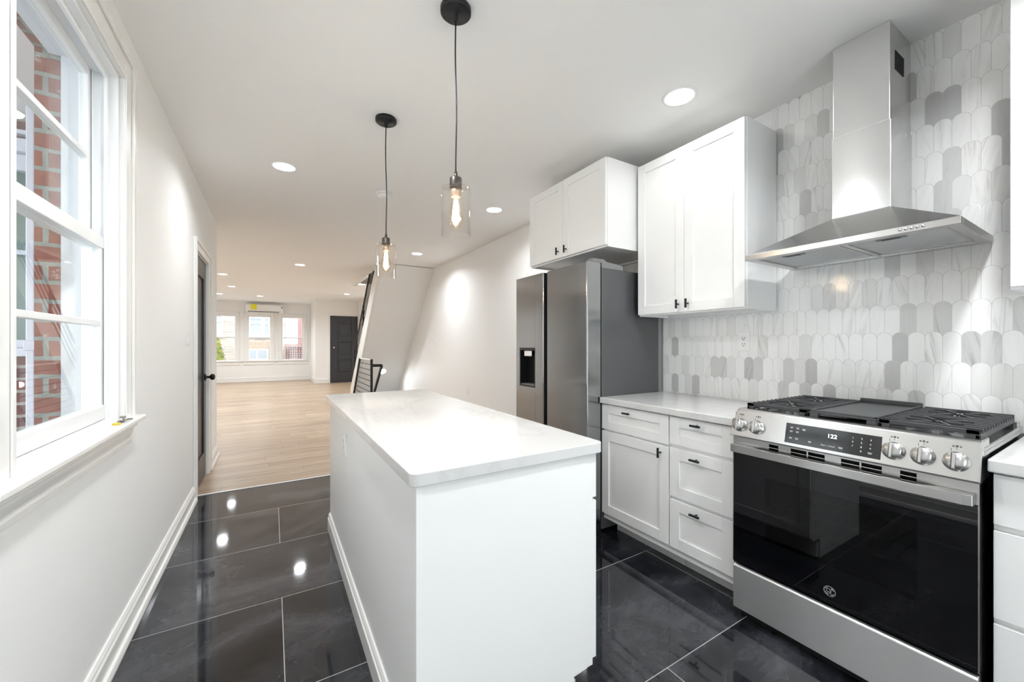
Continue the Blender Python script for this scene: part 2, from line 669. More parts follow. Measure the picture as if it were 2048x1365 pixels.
def thing(name, label, cat, loc, group=None, kind=None):
    o = bpy.data.objects.new(name, None)
    o.empty_display_size = 0.1
    COL.objects.link(o)
    o.location = loc
    return tag(o, label, cat, group, kind)


def dup(root, loc, label, group=None):
    r = root.copy()
    COL.objects.link(r)
    r.location = loc
    r['label'] = label
    if group:
        r['group'] = group
    for ch in list(root.children):
        c = ch.copy()
        COL.objects.link(c)
        c.parent = r
        for gch in list(ch.children):
            d = gch.copy()
            COL.objects.link(d)
            d.parent = c
    return r


def text_mesh(name, body, size, mtx, m, parent, depth=0.0004):
    cu = bpy.data.curves.new(name, 'FONT')
    cu.body = body
    cu.size = size
    cu.align_x = 'CENTER'
    cu.align_y = 'CENTER'
    cu.extrude = depth
    to = bpy.data.objects.new(name, cu)
    COL.objects.link(to)
    bpy.context.view_layer.update()
    me = bpy.data.meshes.new_from_object(to.evaluated_get(bpy.context.evaluated_depsgraph_get()))
    bpy.data.objects.remove(to)
    bm = bm_new()
    bm.from_mesh(me)
    bpy.data.meshes.remove(me)
    bmesh.ops.transform(bm, matrix=mtx, verts=bm.verts)
    return obj(name, bm, m, parent)


def grid_wall(bm, along, lo, hi, z0, z1, t0, t1, holes):
    """upright wall along 'x' or 'y' with rectangular holes (lo, hi, z0, z1)"""
    cuts = sorted({lo, hi} | {h[0] for h in holes} | {h[1] for h in holes})
    for a, b in zip(cuts, cuts[1:]):
        mid = (a + b) / 2
        zs = [(z0, z1)]
        for h in holes:
            if h[0] < mid < h[1]:
                zs = [(z0, h[2]), (h[3], z1)]
        for p, q in zs:
            if q - p > 1e-4:
                if along == 'y':
                    box(bm, t0, t1, a, b, p, q)
                else:
                    box(bm, a, b, t0, t1, p, q)
    return bm


LX = -0.545     # left kitchen wall face
RX = 2.50       # right wall face (plaster)
TX = 2.49       # face of the mosaic
REAR = -1.7     # rear kitchen wall face
FAR = 16.1      # bay window wall face
LIV = -2.25     # living room left wall face
ENT = 14.25     # entry wall face
SW = 4.175      # tile / wood seam


def CZ(y):
    """ceiling height: the front of the house is a little taller"""
    if y < 5.6:
        return 2.632
    return 2.632 + min(1.0, (y - 5.6) / 7.0) * 0.09


# ---------------------------------------------------------------- floors, ceiling, walls
bm = B(-0.9, RX + 0.2, REAR - 0.2, SW, -0.15, 0.0)
tag(obj('floor_kitchen', bm, 'black_marble_tile'), 'glossy black marbled kitchen floor tiles with thin pale grout lines', 'floor', kind='structure')
WX0, WY0, WY1 = 1.62, 7.42, 9.7      # opening for the stair down
bm = B(LIV - 0.2, RX + 0.2, SW, WY0, -0.15, 0.0, LIV - 0.2, WX0, WY0, WY1, -0.15, 0.0, LIV - 0.2, RX + 0.2, WY1, FAR + 0.2, -0.15, 0.0)
tag(obj('floor_living_room', bm, 'oak_planks'), 'light oak plank floor running through the living room', 'floor', kind='structure')
bm = B(WX0 - 0.1, RX + 0.2, WY0 - 0.1, WY1 + 0.1, -2.0, -1.9, WX0 - 0.1, WX0, WY0 - 0.1, WY1 + 0.1, -1.9, -0.15, WX0, RX + 0.1, WY0 - 0.1, WY0, -1.9, -0.15, WX0, RX + 0.1, WY1, WY1 + 0.1, -1.9, -0.15)
tag(obj('wall_basement_stairwell', bm, 'wall_paint'), 'white walls of the stairwell going down under the stairs', 'wall', kind='structure')

HX0, HY0, HY1 = 1.62, 6.92, 9.5       # stairwell hole in the ceiling
bm = bm_new()


def slab(x0, x1, y0, y1):
    ys = [y0] + [y for y in (5.6, 12.6) if y0 < y < y1] + [y1]
    for a, b in zip(ys, ys[1:]):
        hexa(bm, [(x0, a, CZ(a)), (x1, a, CZ(a)), (x1, b, CZ(b)), (x0, b, CZ(b)),
                  (x0, a, CZ(a) + 0.2), (x1, a, CZ(a) + 0.2), (x1, b, CZ(b) + 0.2), (x0, b, CZ(b) + 0.2)])


slab(LIV - 0.2, RX + 0.2, REAR - 0.2, HY0)
slab(LIV - 0.2, HX0, HY0, HY1)
slab(LIV - 0.2, RX + 0.2, HY1, FAR + 0.2)
tag(obj('ceiling', bm, 'ceiling_paint'), 'smooth white painted ceiling over kitchen and living room', 'ceiling', kind='structure')
bm = B(HX0 - 0.1, HX0, HY0 - 0.1, HY1 + 0.1, CZ(9) + 0.18, 4.6, HX0, RX + 0.2, HY0 - 0.1, HY0, 2.86, 4.6, HX0, RX + 0.2, HY1, HY1 + 0.1, 2.86, 4.6, RX, RX + 0.1, HY0, HY1, 2.7, 4.6, HX0 - 0.1, RX + 0.2, HY0 - 0.1, HY1 + 0.1, 4.6, 4.7)
tag(obj('wall_upper_stairwell', bm, 'wall_paint'), 'upper stairwell walls seen through the ceiling opening', 'wall', kind='structure')
bm = B(HX0 - 0.06, HX0 + 0.012, HY0 + 0.3, HY1 + 0.06, 2.60, 2.69, HX0 + 0.012, RX, HY1 - 0.012, HY1 + 0.06, 2.655, 2.70)
tag(obj('trim_1', bm, 'trim_paint', bev=0.004), 'white trim around the stair opening in the ceiling', 'trim', kind='structure')

DY0, DY1, DZ = 4.14, 4.83, 2.045        # closet door opening
WN0, WN1, WZ0, WZ1 = 1.417, 2.24, 0.945, 2.37   # side window opening
bm = bm_new()
grid_wall(bm, 'y', REAR - 0.2, 5.6, -0.1, 2.75, LX - 0.10, LX, [(WN0, WN1, WZ0, WZ1), (DY0, DY1, -0.1, DZ)])
tag(obj('wall_left', bm, 'wall_paint'), 'long white kitchen wall with the side window and a black door', 'wall', kind='structure')
bm = bm_new()
grid_wall(bm, 'y', REAR - 0.2, 3.6, -0.6, 3.4, LX - 0.240, LX - 0.101, [(WN0 - 0.03, WN1 + 0.015, WZ0 - 0.05, WZ1 + 0.04)])
tag(obj('wall_left_exterior', bm, 'red_brick'), 'red brick outer wall edge seen outside the side window', 'wall', kind='structure')
bm = B(LX - 0.165, LX - 0.1, WN1 + 0.003, WN1 + 0.0149, WZ0 - 0.05, WZ1 + 0.03, LX - 0.165, LX - 0.1, WN0 - 0.0299, WN0 - 0.01, WZ0 - 0.05, WZ1 + 0.03,
       LX - 0.2, LX - 0.1, WN0 - 0.02, WN1 + 0.01, WZ1 + 0.025, WZ1 + 0.039)
tag(obj('trim_2', bm, 'cement'), 'pale cement strip between window frame and red brick', 'trim', kind='structure')
bm = B(LIV, LX - 0.1, 5.5, 5.6, -0.1, 2.85, LX - 0.12, LX - 0.1001, 3.65, 5.5, -0.1, 2.75)
tag(obj('wall_hall_return', bm, 'wall_paint'), 'white wall turning the corner into the living room', 'wall', kind='structure')
tag(obj('wall_living_left', B(LIV - 0.1, LIV, 5.5, FAR + 0.2, -0.1, 2.9), 'wall_paint'), 'white left wall of the living room', 'wall', kind='structure')
tag(obj('wall_right', B(RX, RX + 0.15, REAR - 0.2, FAR + 0.2, -2.0, 2.9), 'wall_paint'), 'long white wall on the right behind fridge and stairs', 'wall', kind='structure')
bm = B(TX, RX, REAR, 1.19, 0.914, 2.632, TX, RX, 1.19, 1.935, 0.914, 1.475)
tag(obj('wall_tile_backsplash', bm, 'arched_marble_mosaic'), 'white and grey marble mosaic of long round-topped tiles behind the range', 'backsplash', kind='structure')
RO = (-0.1, 1.7, 0.06, 2.12)
bm = bm_new()
grid_wall(bm, 'x', LX - 0.1, RX, -0.1, 2.75, REAR - 0.15, REAR, [RO])
tag(obj('wall_back', bm, 'wall_paint'), 'white rear kitchen wall with the glazed door behind the camera', 'wall', kind='structure')
bm = bm_new()
W3 = [(-1.75, -1.05), (-0.715, -0.05), (0.272, 0.957)]
grid_wall(bm, 'x', LIV, 1.19, -0.1, 2.9, FAR, FAR + 0.18, [(a, b, 0.725, 2.245) for a, b in W3])
tag(obj('wall_bay', bm, 'wall_paint'), 'white bay wall holding three double-hung windows', 'wall', kind='structure')
tag(obj('wall_bay_return', B(1.19, 1.29, ENT + 0.1, FAR + 0.18, -0.1, 2.9), 'wall_paint'), 'short white side wall of the bay', 'wall', kind='structure')
FD = (1.622, 2.49, 0.0, 2.225)
bm = bm_new()
grid_wall(bm, 'x', 1.19, RX, -0.1, 2.9, ENT, ENT + 0.12, [FD])
tag(obj('wall_entry', bm, 'wall_paint'), 'white entry wall around the dark front door', 'wall', kind='structure')

tag(obj('trim_3', B(LX, 1.62, SW - 0.012, SW + 0.012, 0.0, 0.006), 'quartz_plain', bev=0.002), 'thin pale strip where black tile meets oak planks', 'trim', kind='structure')


def baseboard(name, bm, label):
    tag(obj(name, bm, 'trim_paint', bev=0.004), label, 'baseboard', kind='structure')


bm = bm_new()
prof = [(LX, 0.0), (LX + 0.032, 0.0), (LX + 0.032, 0.012), (LX + 0.026, 0.03), (LX + 0.017, 0.034), (LX + 0.017, 0.088), (LX + 0.012, 0.098), (LX + 0.013, 0.106), (LX + 0.006, 0.122), (LX, 0.124)]
prism(bm, prof, 'y', REAR, DY0 - 0.105)
baseboard('baseboard_left', bm, 'tall white moulded baseboard along the left kitchen wall')
bm = bm_new()
prism(bm, prof, 'y', DY1 + 0.145, 5.6)
baseboard('baseboard_hall', bm, 'short piece of white baseboard past the black closet door')
bm = B(LIV, 1.19, FAR - 0.018, FAR, 0, 0.15, LIV, 1.19, FAR - 0.03, FAR - 0.018, 0, 0.03, 1.172, 1.19, ENT + 0.02, FAR, 0, 0.15)
baseboard('baseboard_bay', bm, 'white baseboard below the bay windows')
baseboard('baseboard_entry', B(1.19, 1.565, ENT - 0.018, ENT, 0, 0.14), 'white baseboard beside the dark front door')
baseboard('baseboard_right', B(RX - 0.018, RX, 2.9, 7.4, 0, 0.13), 'white baseboard on the right wall beyond the fridge')


# ---------------------------------------------------------------- windows
def sash(bm_f, ax, a0, a1, z0, z1, t, th, st, muntin=None):
    """double-hung sash outline; ax 'y' = plane at x=t"""
    def bx(p, q, r, s):
        if ax == 'y':
            box(bm_f, t - th / 2, t + th / 2, p, q, r, s)
        else:
            box(bm_f, p, q, t - th / 2, t + th / 2, r, s)
    bx(a0, a0 + st, z0, z1)
    bx(a1 - st, a1, z0, z1)
    bx(a0 + st, a1 - st, z0, z0 + st)
    bx(a0 + st, a1 - st, z1 - st, z1)
    if muntin:
        bx(a0 + st, a1 - st, muntin - 0.011, muntin + 0.011)


w1 = thing('window_1', 'white double-hung side window with brick outside, on the left wall', 'window', (LX, 1.83, WZ0), kind='structure')
cx0, cx1 = LX + 0.0, LX + 0.02
bm = B(cx0, cx1, WN1 + 0.002, WN1 + 0.118, WZ0, WZ1 + 0.12, cx0, cx1, WN0 - 0.118, WN0 - 0.002, WZ0, WZ1 + 0.12, cx0, cx1, WN0, WN1, WZ1, WZ1 + 0.12,
       cx1, cx1 + 0.010, WN1 + 0.092, WN1 + 0.118, WZ0, WZ1 + 0.12, cx1, cx1 + 0.010, WN0 - 0.118, WN0 - 0.092, WZ0, WZ1 + 0.12, cx1, cx1 + 0.010, WN0 - 0.092, WN1 + 0.092, WZ1 + 0.092, WZ1 + 0.12,
       cx1, cx1 + 0.005, WN1 + 0.002, WN1 + 0.02, WZ0, WZ1 + 0.02, cx1, cx1 + 0.005, WN0 - 0.02, WN0 - 0.002, WZ0, WZ1 + 0.02, cx1, cx1 + 0.005, WN0, WN1, WZ1, WZ1 + 0.02)
obj('casing', bm, 'trim_paint', w1, 0.004)
j = 0.012
bm = B(LX - 0.105, LX + 0.003, WN1 - j, WN1, WZ0, WZ1, LX - 0.105, LX + 0.003, WN0, WN0 + j, WZ0, WZ1, LX - 0.105, LX + 0.003, WN0 + j, WN1 - j, WZ1 - j, WZ1, LX - 0.115, LX - 0.02, WN0 + j, WN1 - j, WZ0 - 0.02, WZ0 + 0.016,
       LX - 0.036, LX - 0.024, WN1 - 0.03, WN1 - j, WZ0, WZ1 - j, LX - 0.036, LX - 0.024, WN0 + j, WN0 + 0.03, WZ0, WZ1 - j,
       LX - 0.072, LX - 0.068, WN1 - 0.026, WN1 - j, WZ0 + .016, WZ1 - j, LX - 0.036, LX - 0.024, WN0 + 0.03, WN1 - 0.03, WZ1 - 0.032, WZ1 - j)
obj('jamb', bm, 'vinyl', w1, 0.002)
us = bm_new()
sash(us, 'y', WN0 + j, WN1 - j, 1.65, WZ1 - j, LX - 0.088, 0.028, 0.036, 2.005)
u_ = obj('upper_sash', us, 'vinyl', w1, 0.003)
obj('glass', B(LX - 0.090, LX - 0.086, WN0 + 0.045, WN1 - 0.045, 1.68, WZ1 - 0.045), 'window_glass', u_)
ls = bm_new()
sash(ls, 'y', WN0 + j, WN1 - j, WZ0 + 0.018, 1.695, LX - 0.053, 0.028, 0.038, 1.345)
box(ls, LX - 0.067, LX - 0.036, WN0 + j, WN1 - j, 1.645, 1.695)
box(ls, LX - 0.067, LX - 0.030, WN0 + j, WN1 - j, WZ0 + 0.018, 1.018)
l_ = obj('lower_sash', ls, 'vinyl', w1, 0.003)
obj('glass', B(LX - 0.055, LX - 0.051, WN0 + 0.045, WN1 - 0.045, 1.0, 1.66), 'window_glass', l_)
bm = bm_new()
prism(bm, [(LX - 0.03, 0.922), (LX + 0.048, 0.922), (LX + 0.056, 0.928), (LX + 0.056, 0.942), (LX + 0.05, 0.948), (LX - 0.03, 0.948)], 'y', WN0 - 0.15, WN1 + 0.15)
obj('sill', bm, 'trim_paint', w1, 0.002)
bm = bm_new()
prism(bm, [(LX, 0.83), (LX + 0.014, 0.83), (LX + 0.014, 0.848), (LX + 0.009, 0.851), (LX + 0.012, 0.862), (LX + 0.020, 0.885), (LX + 0.022, 0.896), (LX + 0.034, 0.905), (LX + 0.036, 0.922), (LX, 0.922)], 'y', WN0 - 0.118, WN1 + 0.118)
obj('apron', bm, 'trim_paint', w1, 0.001)

for i, (a, b) in enumerate(W3):
    w = thing('window_%d' % (i + 2), ('leftmost bay window with an orange-green shrub outside', 'middle bay window below the wall air conditioner', 'rightmost bay window with a black fence outside')[i], 'window', ((a + b) / 2, FAR, 0.72), kind='structure')
    z0, z1, zm = 0.725, 2.245, 1.505
    us = bm_new()
    sash(us, 'x', a, b, zm - 0.02, z1, FAR + 0.075, 0.035, 0.03)
    o = obj('upper_sash', us, 'vinyl', w)
    obj('glass', B(a + 0.03, b - 0.03, FAR + 0.073, FAR + 0.077, zm, z1 - 0.03), 'window_glass', o)
    ls = bm_new()
    sash(ls, 'x', a, b, z0, zm + 0.02, FAR + 0.04, 0.035, 0.03)
    o = obj('lower_sash', ls, 'vinyl', w)
    obj('glass', B(a + 0.03, b - 0.03, FAR + 0.038, FAR + 0.042, z0 + 0.03, zm), 'window_glass', o)
    c = 0.115
    bm = B(a - c, a, FAR - 0.02, FAR, z0, z1 + c, b, b + c, FAR - 0.02, FAR, z0, z1 + c, a, b, FAR - 0.02, FAR, z1, z1 + c,
           a - c, a - c + 0.03, FAR - 0.032, FAR - 0.02, z0, z1 + c, b + c - 0.03, b + c, FAR - 0.032, FAR - 0.02, z0, z1 + c, a - c, b + c, FAR - 0.032, FAR - 0.02, z1 + c - 0.03, z1 + c)
    obj('casing', bm, 'trim_paint', w, 0.004)
    obj('sill', B(a - 0.16, b + 0.16, FAR - 0.06, FAR + 0.02, 0.69, 0.724), 'trim_paint', w, 0.005)
    obj('apron', B(a - 0.13, b + 0.13, FAR - 0.022, FAR, 0.575, 0.69), 'trim_paint', w, 0.004)

w = thing('window_5', 'glazed rear kitchen door behind the camera letting in daylight', 'window', (0.8, REAR - 0.08, 0), kind='structure')
fr = bm_new()
for a, b in ((RO[0], 0.8), (0.8, RO[1])):
    sash(fr, 'x', a, b, RO[2], RO[3], REAR - 0.08, 0.05, 0.08)
obj('frame', fr, 'vinyl', w, 0.004)
obj('glass', B(RO[0] + 0.07, RO[1] - 0.07, REAR - 0.083, REAR - 0.077, RO[2] + 0.07, RO[3] - 0.07), 'window_glass', w)


# ---------------------------------------------------------------- doors
d1 = thing('door_1', 'black panelled closet door in white casing on the left wall', 'door', (LX, 4.48, 0), kind='structure')
bm = B(LX, LX + 0.018, DY0 - 0.10, DY0, 0, DZ + 0.09, LX, LX + 0.018, DY1, DY1 + 0.14, 0, DZ + 0.09, LX, LX + 0.018, DY0, DY1, DZ, DZ + 0.09,
       LX + 0.018, LX + 0.026, DY0 - 0.10, DY0 - 0.075, 0, DZ + 0.09, LX + 0.018, LX + 0.026, DY1 + 0.105, DY1 + 0.14, 0, DZ + 0.09, LX + 0.018, LX + 0.026, DY0 - 0.075, DY1 + 0.105, DZ + 0.062, DZ + 0.09)
obj('casing', bm, 'trim_paint', d1, 0.004)
bm = B(LX - 0.1, LX, DY0, DY0 + 0.012, 0, DZ, LX - 0.1, LX, DY1 - 0.012, DY1, 0, DZ, LX - 0.1, LX, DY0 + 0.012, DY1 - 0.012, DZ - 0.012, DZ)
obj('jamb', bm, 'trim_paint', d1)
s0, s1 = DY0 + 0.014, DY1 - 0.014
xo, xi, xp = LX - 0.008, LX - 0.042, LX - 0.022
bm = B(xi, xo, s0, s0 + 0.12, 0.012, DZ - 0.015, xi, xo, s1 - 0.12, s1, 0.012, DZ - 0.015, xi, xo, s0 + 0.12, s1 - 0.12, 0.012, 0.24, xi, xo, s0 + 0.12, s1 - 0.12, DZ - 0.17, DZ - 0.015, xi, xp, s0 + 0.12, s1 - 0.12, 0.24, DZ - 0.17)
dl = obj('leaf', bm, 'black_door_paint', d1, 0.003)
for z in (0.20, 1.05, 1.80):
    bm = bm_new()
    tube(bm, [(LX - 0.002, s0 - 0.004, z - 0.045), (LX - 0.002, s0 - 0.004, z + 0.045)], 0.007)
    box(bm, LX - 0.009, LX - 0.004, s0, s0 + 0.03, z - 0.045, z + 0.045)
    obj('hinge', bm, 'black_metal', d1)
bm = bm_new()
lathe(bm, [(0.0, 0.0), (0.033, 0.0), (0.033, 0.008), (0.013, 0.012), (0.011, 0.035), (0.024, 0.045), (0.030, 0.058), (0.028, 0.07), (0.015, 0.078), (0.0, 0.08)], 24, T(xo, s1 - 0.062, 0.95, 0, PI / 2, 0), False)
obj('knob', bm, 'black_metal', d1)

d2 = thing('door_2', 'dark charcoal three-panel front door at the far end', 'door', (2.05, ENT, 0), kind='structure')
a, b = FD[0], FD[1]
bm = B(a - 0.055, a, ENT - 0.015, ENT, 0, FD[3] + 0.06, a, b, ENT - 0.015, ENT, FD[3], FD[3] + 0.06)
obj('casing', bm, 'trim_paint', d2, 0.003)
painted('charcoal_door_paint', (0.035, 0.037, 0.043), 0.35, 0.02, 40)
p0, p1 = a + 0.235, b - 0.2
bm = B(a + 0.004, p0, ENT + 0.01, ENT + 0.055, 0.01, FD[3] - 0.004, p1, b - 0.004, ENT + 0.01, ENT + 0.055, 0.01, FD[3] - 0.004)
zs = [0.01, 0.31, 0.757, 0.92, 1.353, 1.532, 1.977, FD[3] - 0.004]
for k in range(0, 8, 2):
    box(bm, p0, p1, ENT + 0.01, ENT + 0.055, zs[k], zs[k + 1])
for k in range(1, 7, 2):
    box(bm, p0, p1, ENT + 0.03, ENT + 0.055, zs[k], zs[k + 1])
    box(bm, p0 + 0.05, p1 - 0.05, ENT + 0.014, ENT + 0.03, zs[k] + 0.05, zs[k + 1] - 0.05)
obj('leaf', bm, 'charcoal_door_paint', d2, 0.008)
bm = bm_new()
lathe(bm, [(0.0, 0.0), (0.03, 0.0), (0.03, 0.015), (0.0, 0.018)], 16, T(a + 0.12, ENT + 0.01, 1.17, PI / 2, 0, 0), False)
obj('deadbolt', bm, 'chrome', d2)


# ---------------------------------------------------------------- cabinets
def front(bm, xf, sgn, y0, y1, z0, z1, rail, th=0.019, rz=None):
    """shaker front whose face is at x = xf and looks along sgn"""
    rz = rz or rail
    xb = xf - sgn * th
    xp = xf - sgn * 0.008
    box(bm, xf, xb, y0, y0 + rail, z0, z1)
    box(bm, xf, xb, y1 - rail, y1, z0, z1)
    box(bm, xf, xb, y0 + rail, y1 - rail, z0, z0 + rz)
    box(bm, xf, xb, y0 + rail, y1 - rail, z1 - rz, z1)
    box(bm, xp, xb, y0 + rail, y1 - rail, z0 + rz, z1 - rz)
    return bm


def pull(parent, x, y, z, sgn, vert):
    bm = bm_new()
    h = 0.027
    L = 0.028
    tube(bm, [(x, y, z), (x + sgn * h, y, z)], 0.0045)
    if vert:
        box(bm, x + sgn * (h - 0.005), x + sgn * (h + 0.005), y - 0.005, y + 0.005, z - L, z + L)
    else:
        box(bm, x + sgn * (h - 0.005), x + sgn * (h + 0.005), y - L, y + L, z - 0.005, z + 0.005)
    return obj('pull', bm, 'black_metal', parent, 0.0015)


DR = {'drawer': 0, 'door': 0}


def add_front(root, kind, xf, sgn, y0, y1, z0, z1, rail, py=None, pz=None, vert=False, rz=None):
    o = obj(kind, front(bm_new(), xf, sgn, y0, y1, z0, z1, rail, rz=rz), 'cabinet_paint', root, 0.0015)
    if py is not None:
        pull(o, xf, py, pz, sgn, vert)
    return o


FX = 1.87


def base_cabinet(name, label, y0, y1, fronts):
    r = thing(name, label, 'base cabinet', (2.18, (y0 + y1) / 2, 0))
    obj('body', B(FX + 0.0195, 2.482, y0 + 0.001, y1 - 0.001, 0.11, 0.874), 'cabinet_paint', r, 0.001)
    bm = B(2.03, 2.05, y0 + 0.001, y1 - 0.001, 0.0, 0.11)
    prism(bm, [(2.03, 0), (2.012, 0), (2.012, 0.035), (2.018, 0.045), (2.018, 0.065), (2.03, 0.072)], 'y', y0 + 0.001, y1 - 0.001)
    obj('toe_kick', bm, 'cabinet_paint', r, 0.001)
    for f in fronts:
        add_front(r, *f[:1], FX, -1, *f[1:])
    return r


base_cabinet('base_cabinet', 'white shaker base cabinet with one drawer over one door beside the fridge', 1.417, 1.938,
             [('drawer', 1.4205, 1.936, 0.706, 0.868, 0.060, 1.708, 0.838, False, 0.055), ('door', 1.4205, 1.936, 0.152, 0.694, 0.060, 1.47, 0.655, True)])
base_cabinet('base_cabinet', 'white shaker base cabinet with three drawers just left of the range', 1.056, 1.417,
             [('drawer', 1.0585, 1.4135, 0.716, 0.868, 0.060, 1.245, 0.842, False, 0.055), ('drawer', 1.0585, 1.4135, 0.432, 0.697, 0.060, 1.249, 0.664, False), ('drawer', 1.0585, 1.4135, 0.152, 0.415, 0.060, 1.249, 0.381, False)])
base_cabinet('base_cabinet', 'white drawer base cabinet cut off at the right edge beside the range', -0.42, 0.273,
             [('drawer', -0.417, 0.270, 0.716, 0.868, 0.060, -0.07, 0.842, False, 0.055), ('drawer', -0.417, 0.270, 0.432, 0.697, 0.060, -0.07, 0.664, False), ('drawer', -0.417, 0.270, 0.152, 0.415, 0.060, -0.07, 0.381, False)])
tag(obj('worktop', B(1.848, TX - 0.001, 1.052, 1.936, 0.876, 0.914), 'white_quartz', bev=0.004), 'white quartz worktop between fridge and range', 'worktop')
tag(obj('worktop', B(1.848, TX - 0.001, -0.43, 0.279, 0.876, 0.914), 'white_quartz', bev=0.004), 'white quartz worktop end right of the range', 'worktop')


def wall_cabinet(name, label, xf, y0, y1, z0, z1, doors, pulls, bottom='cabinet_paint'):
    r = thing(name, label, 'wall cabinet', (2.3, (y0 + y1) / 2, z0))
    bm = B(xf + 0.0195, 2.482, y0, y0 + 0.018, z0, z1, xf + 0.0195, 2.482, y1 - 0.018, y1, z0, z1, xf + 0.0195, 2.482, y0 + 0.018, y1 - 0.018, z1 - 0.018, z1,
           xf + 0.0195, 2.482, y0 + 0.018, y1 - 0.018, z0 + 0.012, z0 + 0.030, 2.47, 2.482, y0 + 0.018, y1 - 0.018, z0 + 0.03, z1 - 0.018,
           xf + 0.0195, xf + 0.038, y0 + 0.018, y1 - 0.018, z0, z0 + 0.012, 2.455, 2.482, y0 + 0.018, y1 - 0.018, z0, z0 + 0.012)
    obj('body', bm, bottom, r, 0.001)
    for (a, b, za, zb), (py, pz) in zip(doors, pulls):
        add_front(r, 'door', xf, -1, a, b, za, zb, 0.058, py, pz, True)
    return r


wall_cabinet('wall_cabinet', 'tall white two-door wall cabinet between fridge cabinet and range hood', 2.16, 1.160, 1.889, 1.454, 2.488,
             [(1.531, 1.887, 1.464, 2.485), (1.166, 1.5285, 1.464, 2.485)], [(1.566, 1.512), (1.500, 1.512)])
wall_cabinet('wall_cabinet', 'deep white two-door wall cabinet mounted above the refrigerator', 1.88, 1.912, 2.814, 1.914, 2.508,
             [(2.364, 2.812, 1.925, 2.505), (1.915, 2.3615, 1.925, 2.505)], [(2.412, 1.975), (2.318, 1.975)], 'cabinet_paint')
wall_cabinet('wall_cabinet', 'white wall cabinet cut off at the right edge beside the hood', 2.16, -0.48, 0.276, 1.449, 2.488,
             [(-0.102, 0.2745, 1.459, 2.485), (-0.478, -0.1045, 1.459, 2.485)], [(-0.065, 1.512), (-0.14, 1.512)])


# ---------------------------------------------------------------- island
isl = thing('kitchen_island', 'white kitchen island with plain panels standing on black tiles', 'island', (0.65, 2.0, 0))
IX0, IX1, IY0, IY1 = 0.337, 0.952, 1.056, 2.955
obj('body', B(IX0 + 0.019, IX1, IY0 + 0.02, IY1 - 0.02, 0.105, 0.876, IX0 + 0.019, IX1 - 0.065, IY0 + 0.02, IY1 - 0.02, 0, 0.105), 'cabinet_paint', isl)
bm = bm_new()
prism(bm, [(IX0, 0), (IX1 - 0.062, 0), (IX1 - 0.062, 0.112), (IX1, 0.118), (IX1, 0.876), (IX0, 0.876)], 'y', IY0, IY0 + 0.019)
obj('front_panel', bm, 'cabinet_paint', isl, 0.0015)
obj('side_panel', B(IX0, IX0 + 0.0185, IY0 + 0.0195, IY1 - 0.0195, 0, 0.876), 'cabinet_paint', isl, 0.001)
obj('end_panel', B(IX0, IX1, IY1 - 0.019, IY1, 0, 0.876), 'cabinet_paint', isl, 0.0015)
bm = B(IX0 - 0.004, IX0 + 0.012, IY0 - 0.005, IY0, 0.0, 0.876)
box(bm, IX0 - 0.004, IX0, IY0, IY0 + 0.014, 0.0, 0.876)
obj('corner_strip', bm, 'cabinet_paint', isl, 0.001)
bm = bm_new()
X = IX0
prism(bm, [(X, 0), (X - 0.016, 0), (X - 0.016, 0.082), (X - 0.010, 0.088), (X - 0.012, 0.098), (X - 0.006, 0.112), (X, 0.116)], 'y', IY0 + 0.014, IY1)
obj('baseboard', bm, 'trim_paint', isl, 0.0015)
obj('face_frame', B(IX1, IX1 + 0.027, IY0 + 0.004, IY1, 0.116, 0.876), 'cabinet_paint', isl, 0.001)
obj('toe_kick', B(IX1 - 0.085, IX1 - 0.045, IY0 + 0.012, IY1, 0, 0.09), 'trim_paint', isl, 0.003)
n = 3
yw = (IY1 - IY0 - 0.01) / n
for k in range(n):
    a = IY0 + 0.008 + k * yw
    add_front(isl, 'drawer', IX1 + 0.0475, 1, a, a + yw - 0.006, 0.712, 0.868, 0.06, a + yw / 2, 0.82, False)
    add_front(isl, 'door', IX1 + 0.0475, 1, a, a + yw - 0.006, 0.135, 0.700, 0.06, a + yw - 0.05, 0.64, True)
bm = bm_new()
ix0, ix1, iy0, iy1 = 0.314, 1.010, 1.037, 3.0
rr = 0.022
pts = []
for cx_, cy_, a0 in ((ix1 - rr, iy1 - rr, 0), (ix0 + rr, iy1 - rr, 90), (ix0 + rr, iy0 + rr, 180), (ix1 - rr, iy0 + rr, 270)):
    for k in range(7):
        t = math.radians(a0 + 15 * k)
        pts.append((cx_ + rr * math.cos(t), cy_ + rr * math.sin(t)))
prism(bm, pts, 'z', 0.8765, 0.914)
tag(obj('island_worktop', bm, 'white_quartz', bev=0.003), 'large white veined quartz top on the island', 'worktop')


# ---------------------------------------------------------------- refrigerator
fr = thing('refrigerator', 'stainless side-by-side refrigerator with water dispenser', 'refrigerator', (2.1, 2.38, 0))
F0, F1, FY0, FY1, FZ = 1.745, 1.865, 1.942, 2.812, 1.805
obj('body', B(1.875, 2.445, FY0, FY1, 0.03, 1.772), 'fridge_side', fr, 0.004)
obj('back_panel', B(2.445, 2.482, FY0 + 0.001, FY1, 0.05, 1.765), 'fridge_trim', fr, 0.002)
obj('kick_grille', B(1.80, 1.875, FY0 + 0.01, FY1 - 0.01, 0.005, 0.075), 'black_plastic', fr, 0.003)
obj('gasket', B(F1 + 0.001, 1.876, FY0 + 0.006, FY1 - 0.006, 0.09, FZ - 0.02), 'matte_black', fr)
# right door: slim rounded slab with bevelled pocket edge
bm = bm_new()
prism(bm, [(F0 + 0.006, FY0), (F1, FY0), (F1, 2.40), (F0 + 0.03, 2.40), (F0, 2.378), (F0, FY0 + 0.006)], 'z', 0.08, FZ)
obj('door', bm, 'steel_fridge', fr, 0.003)
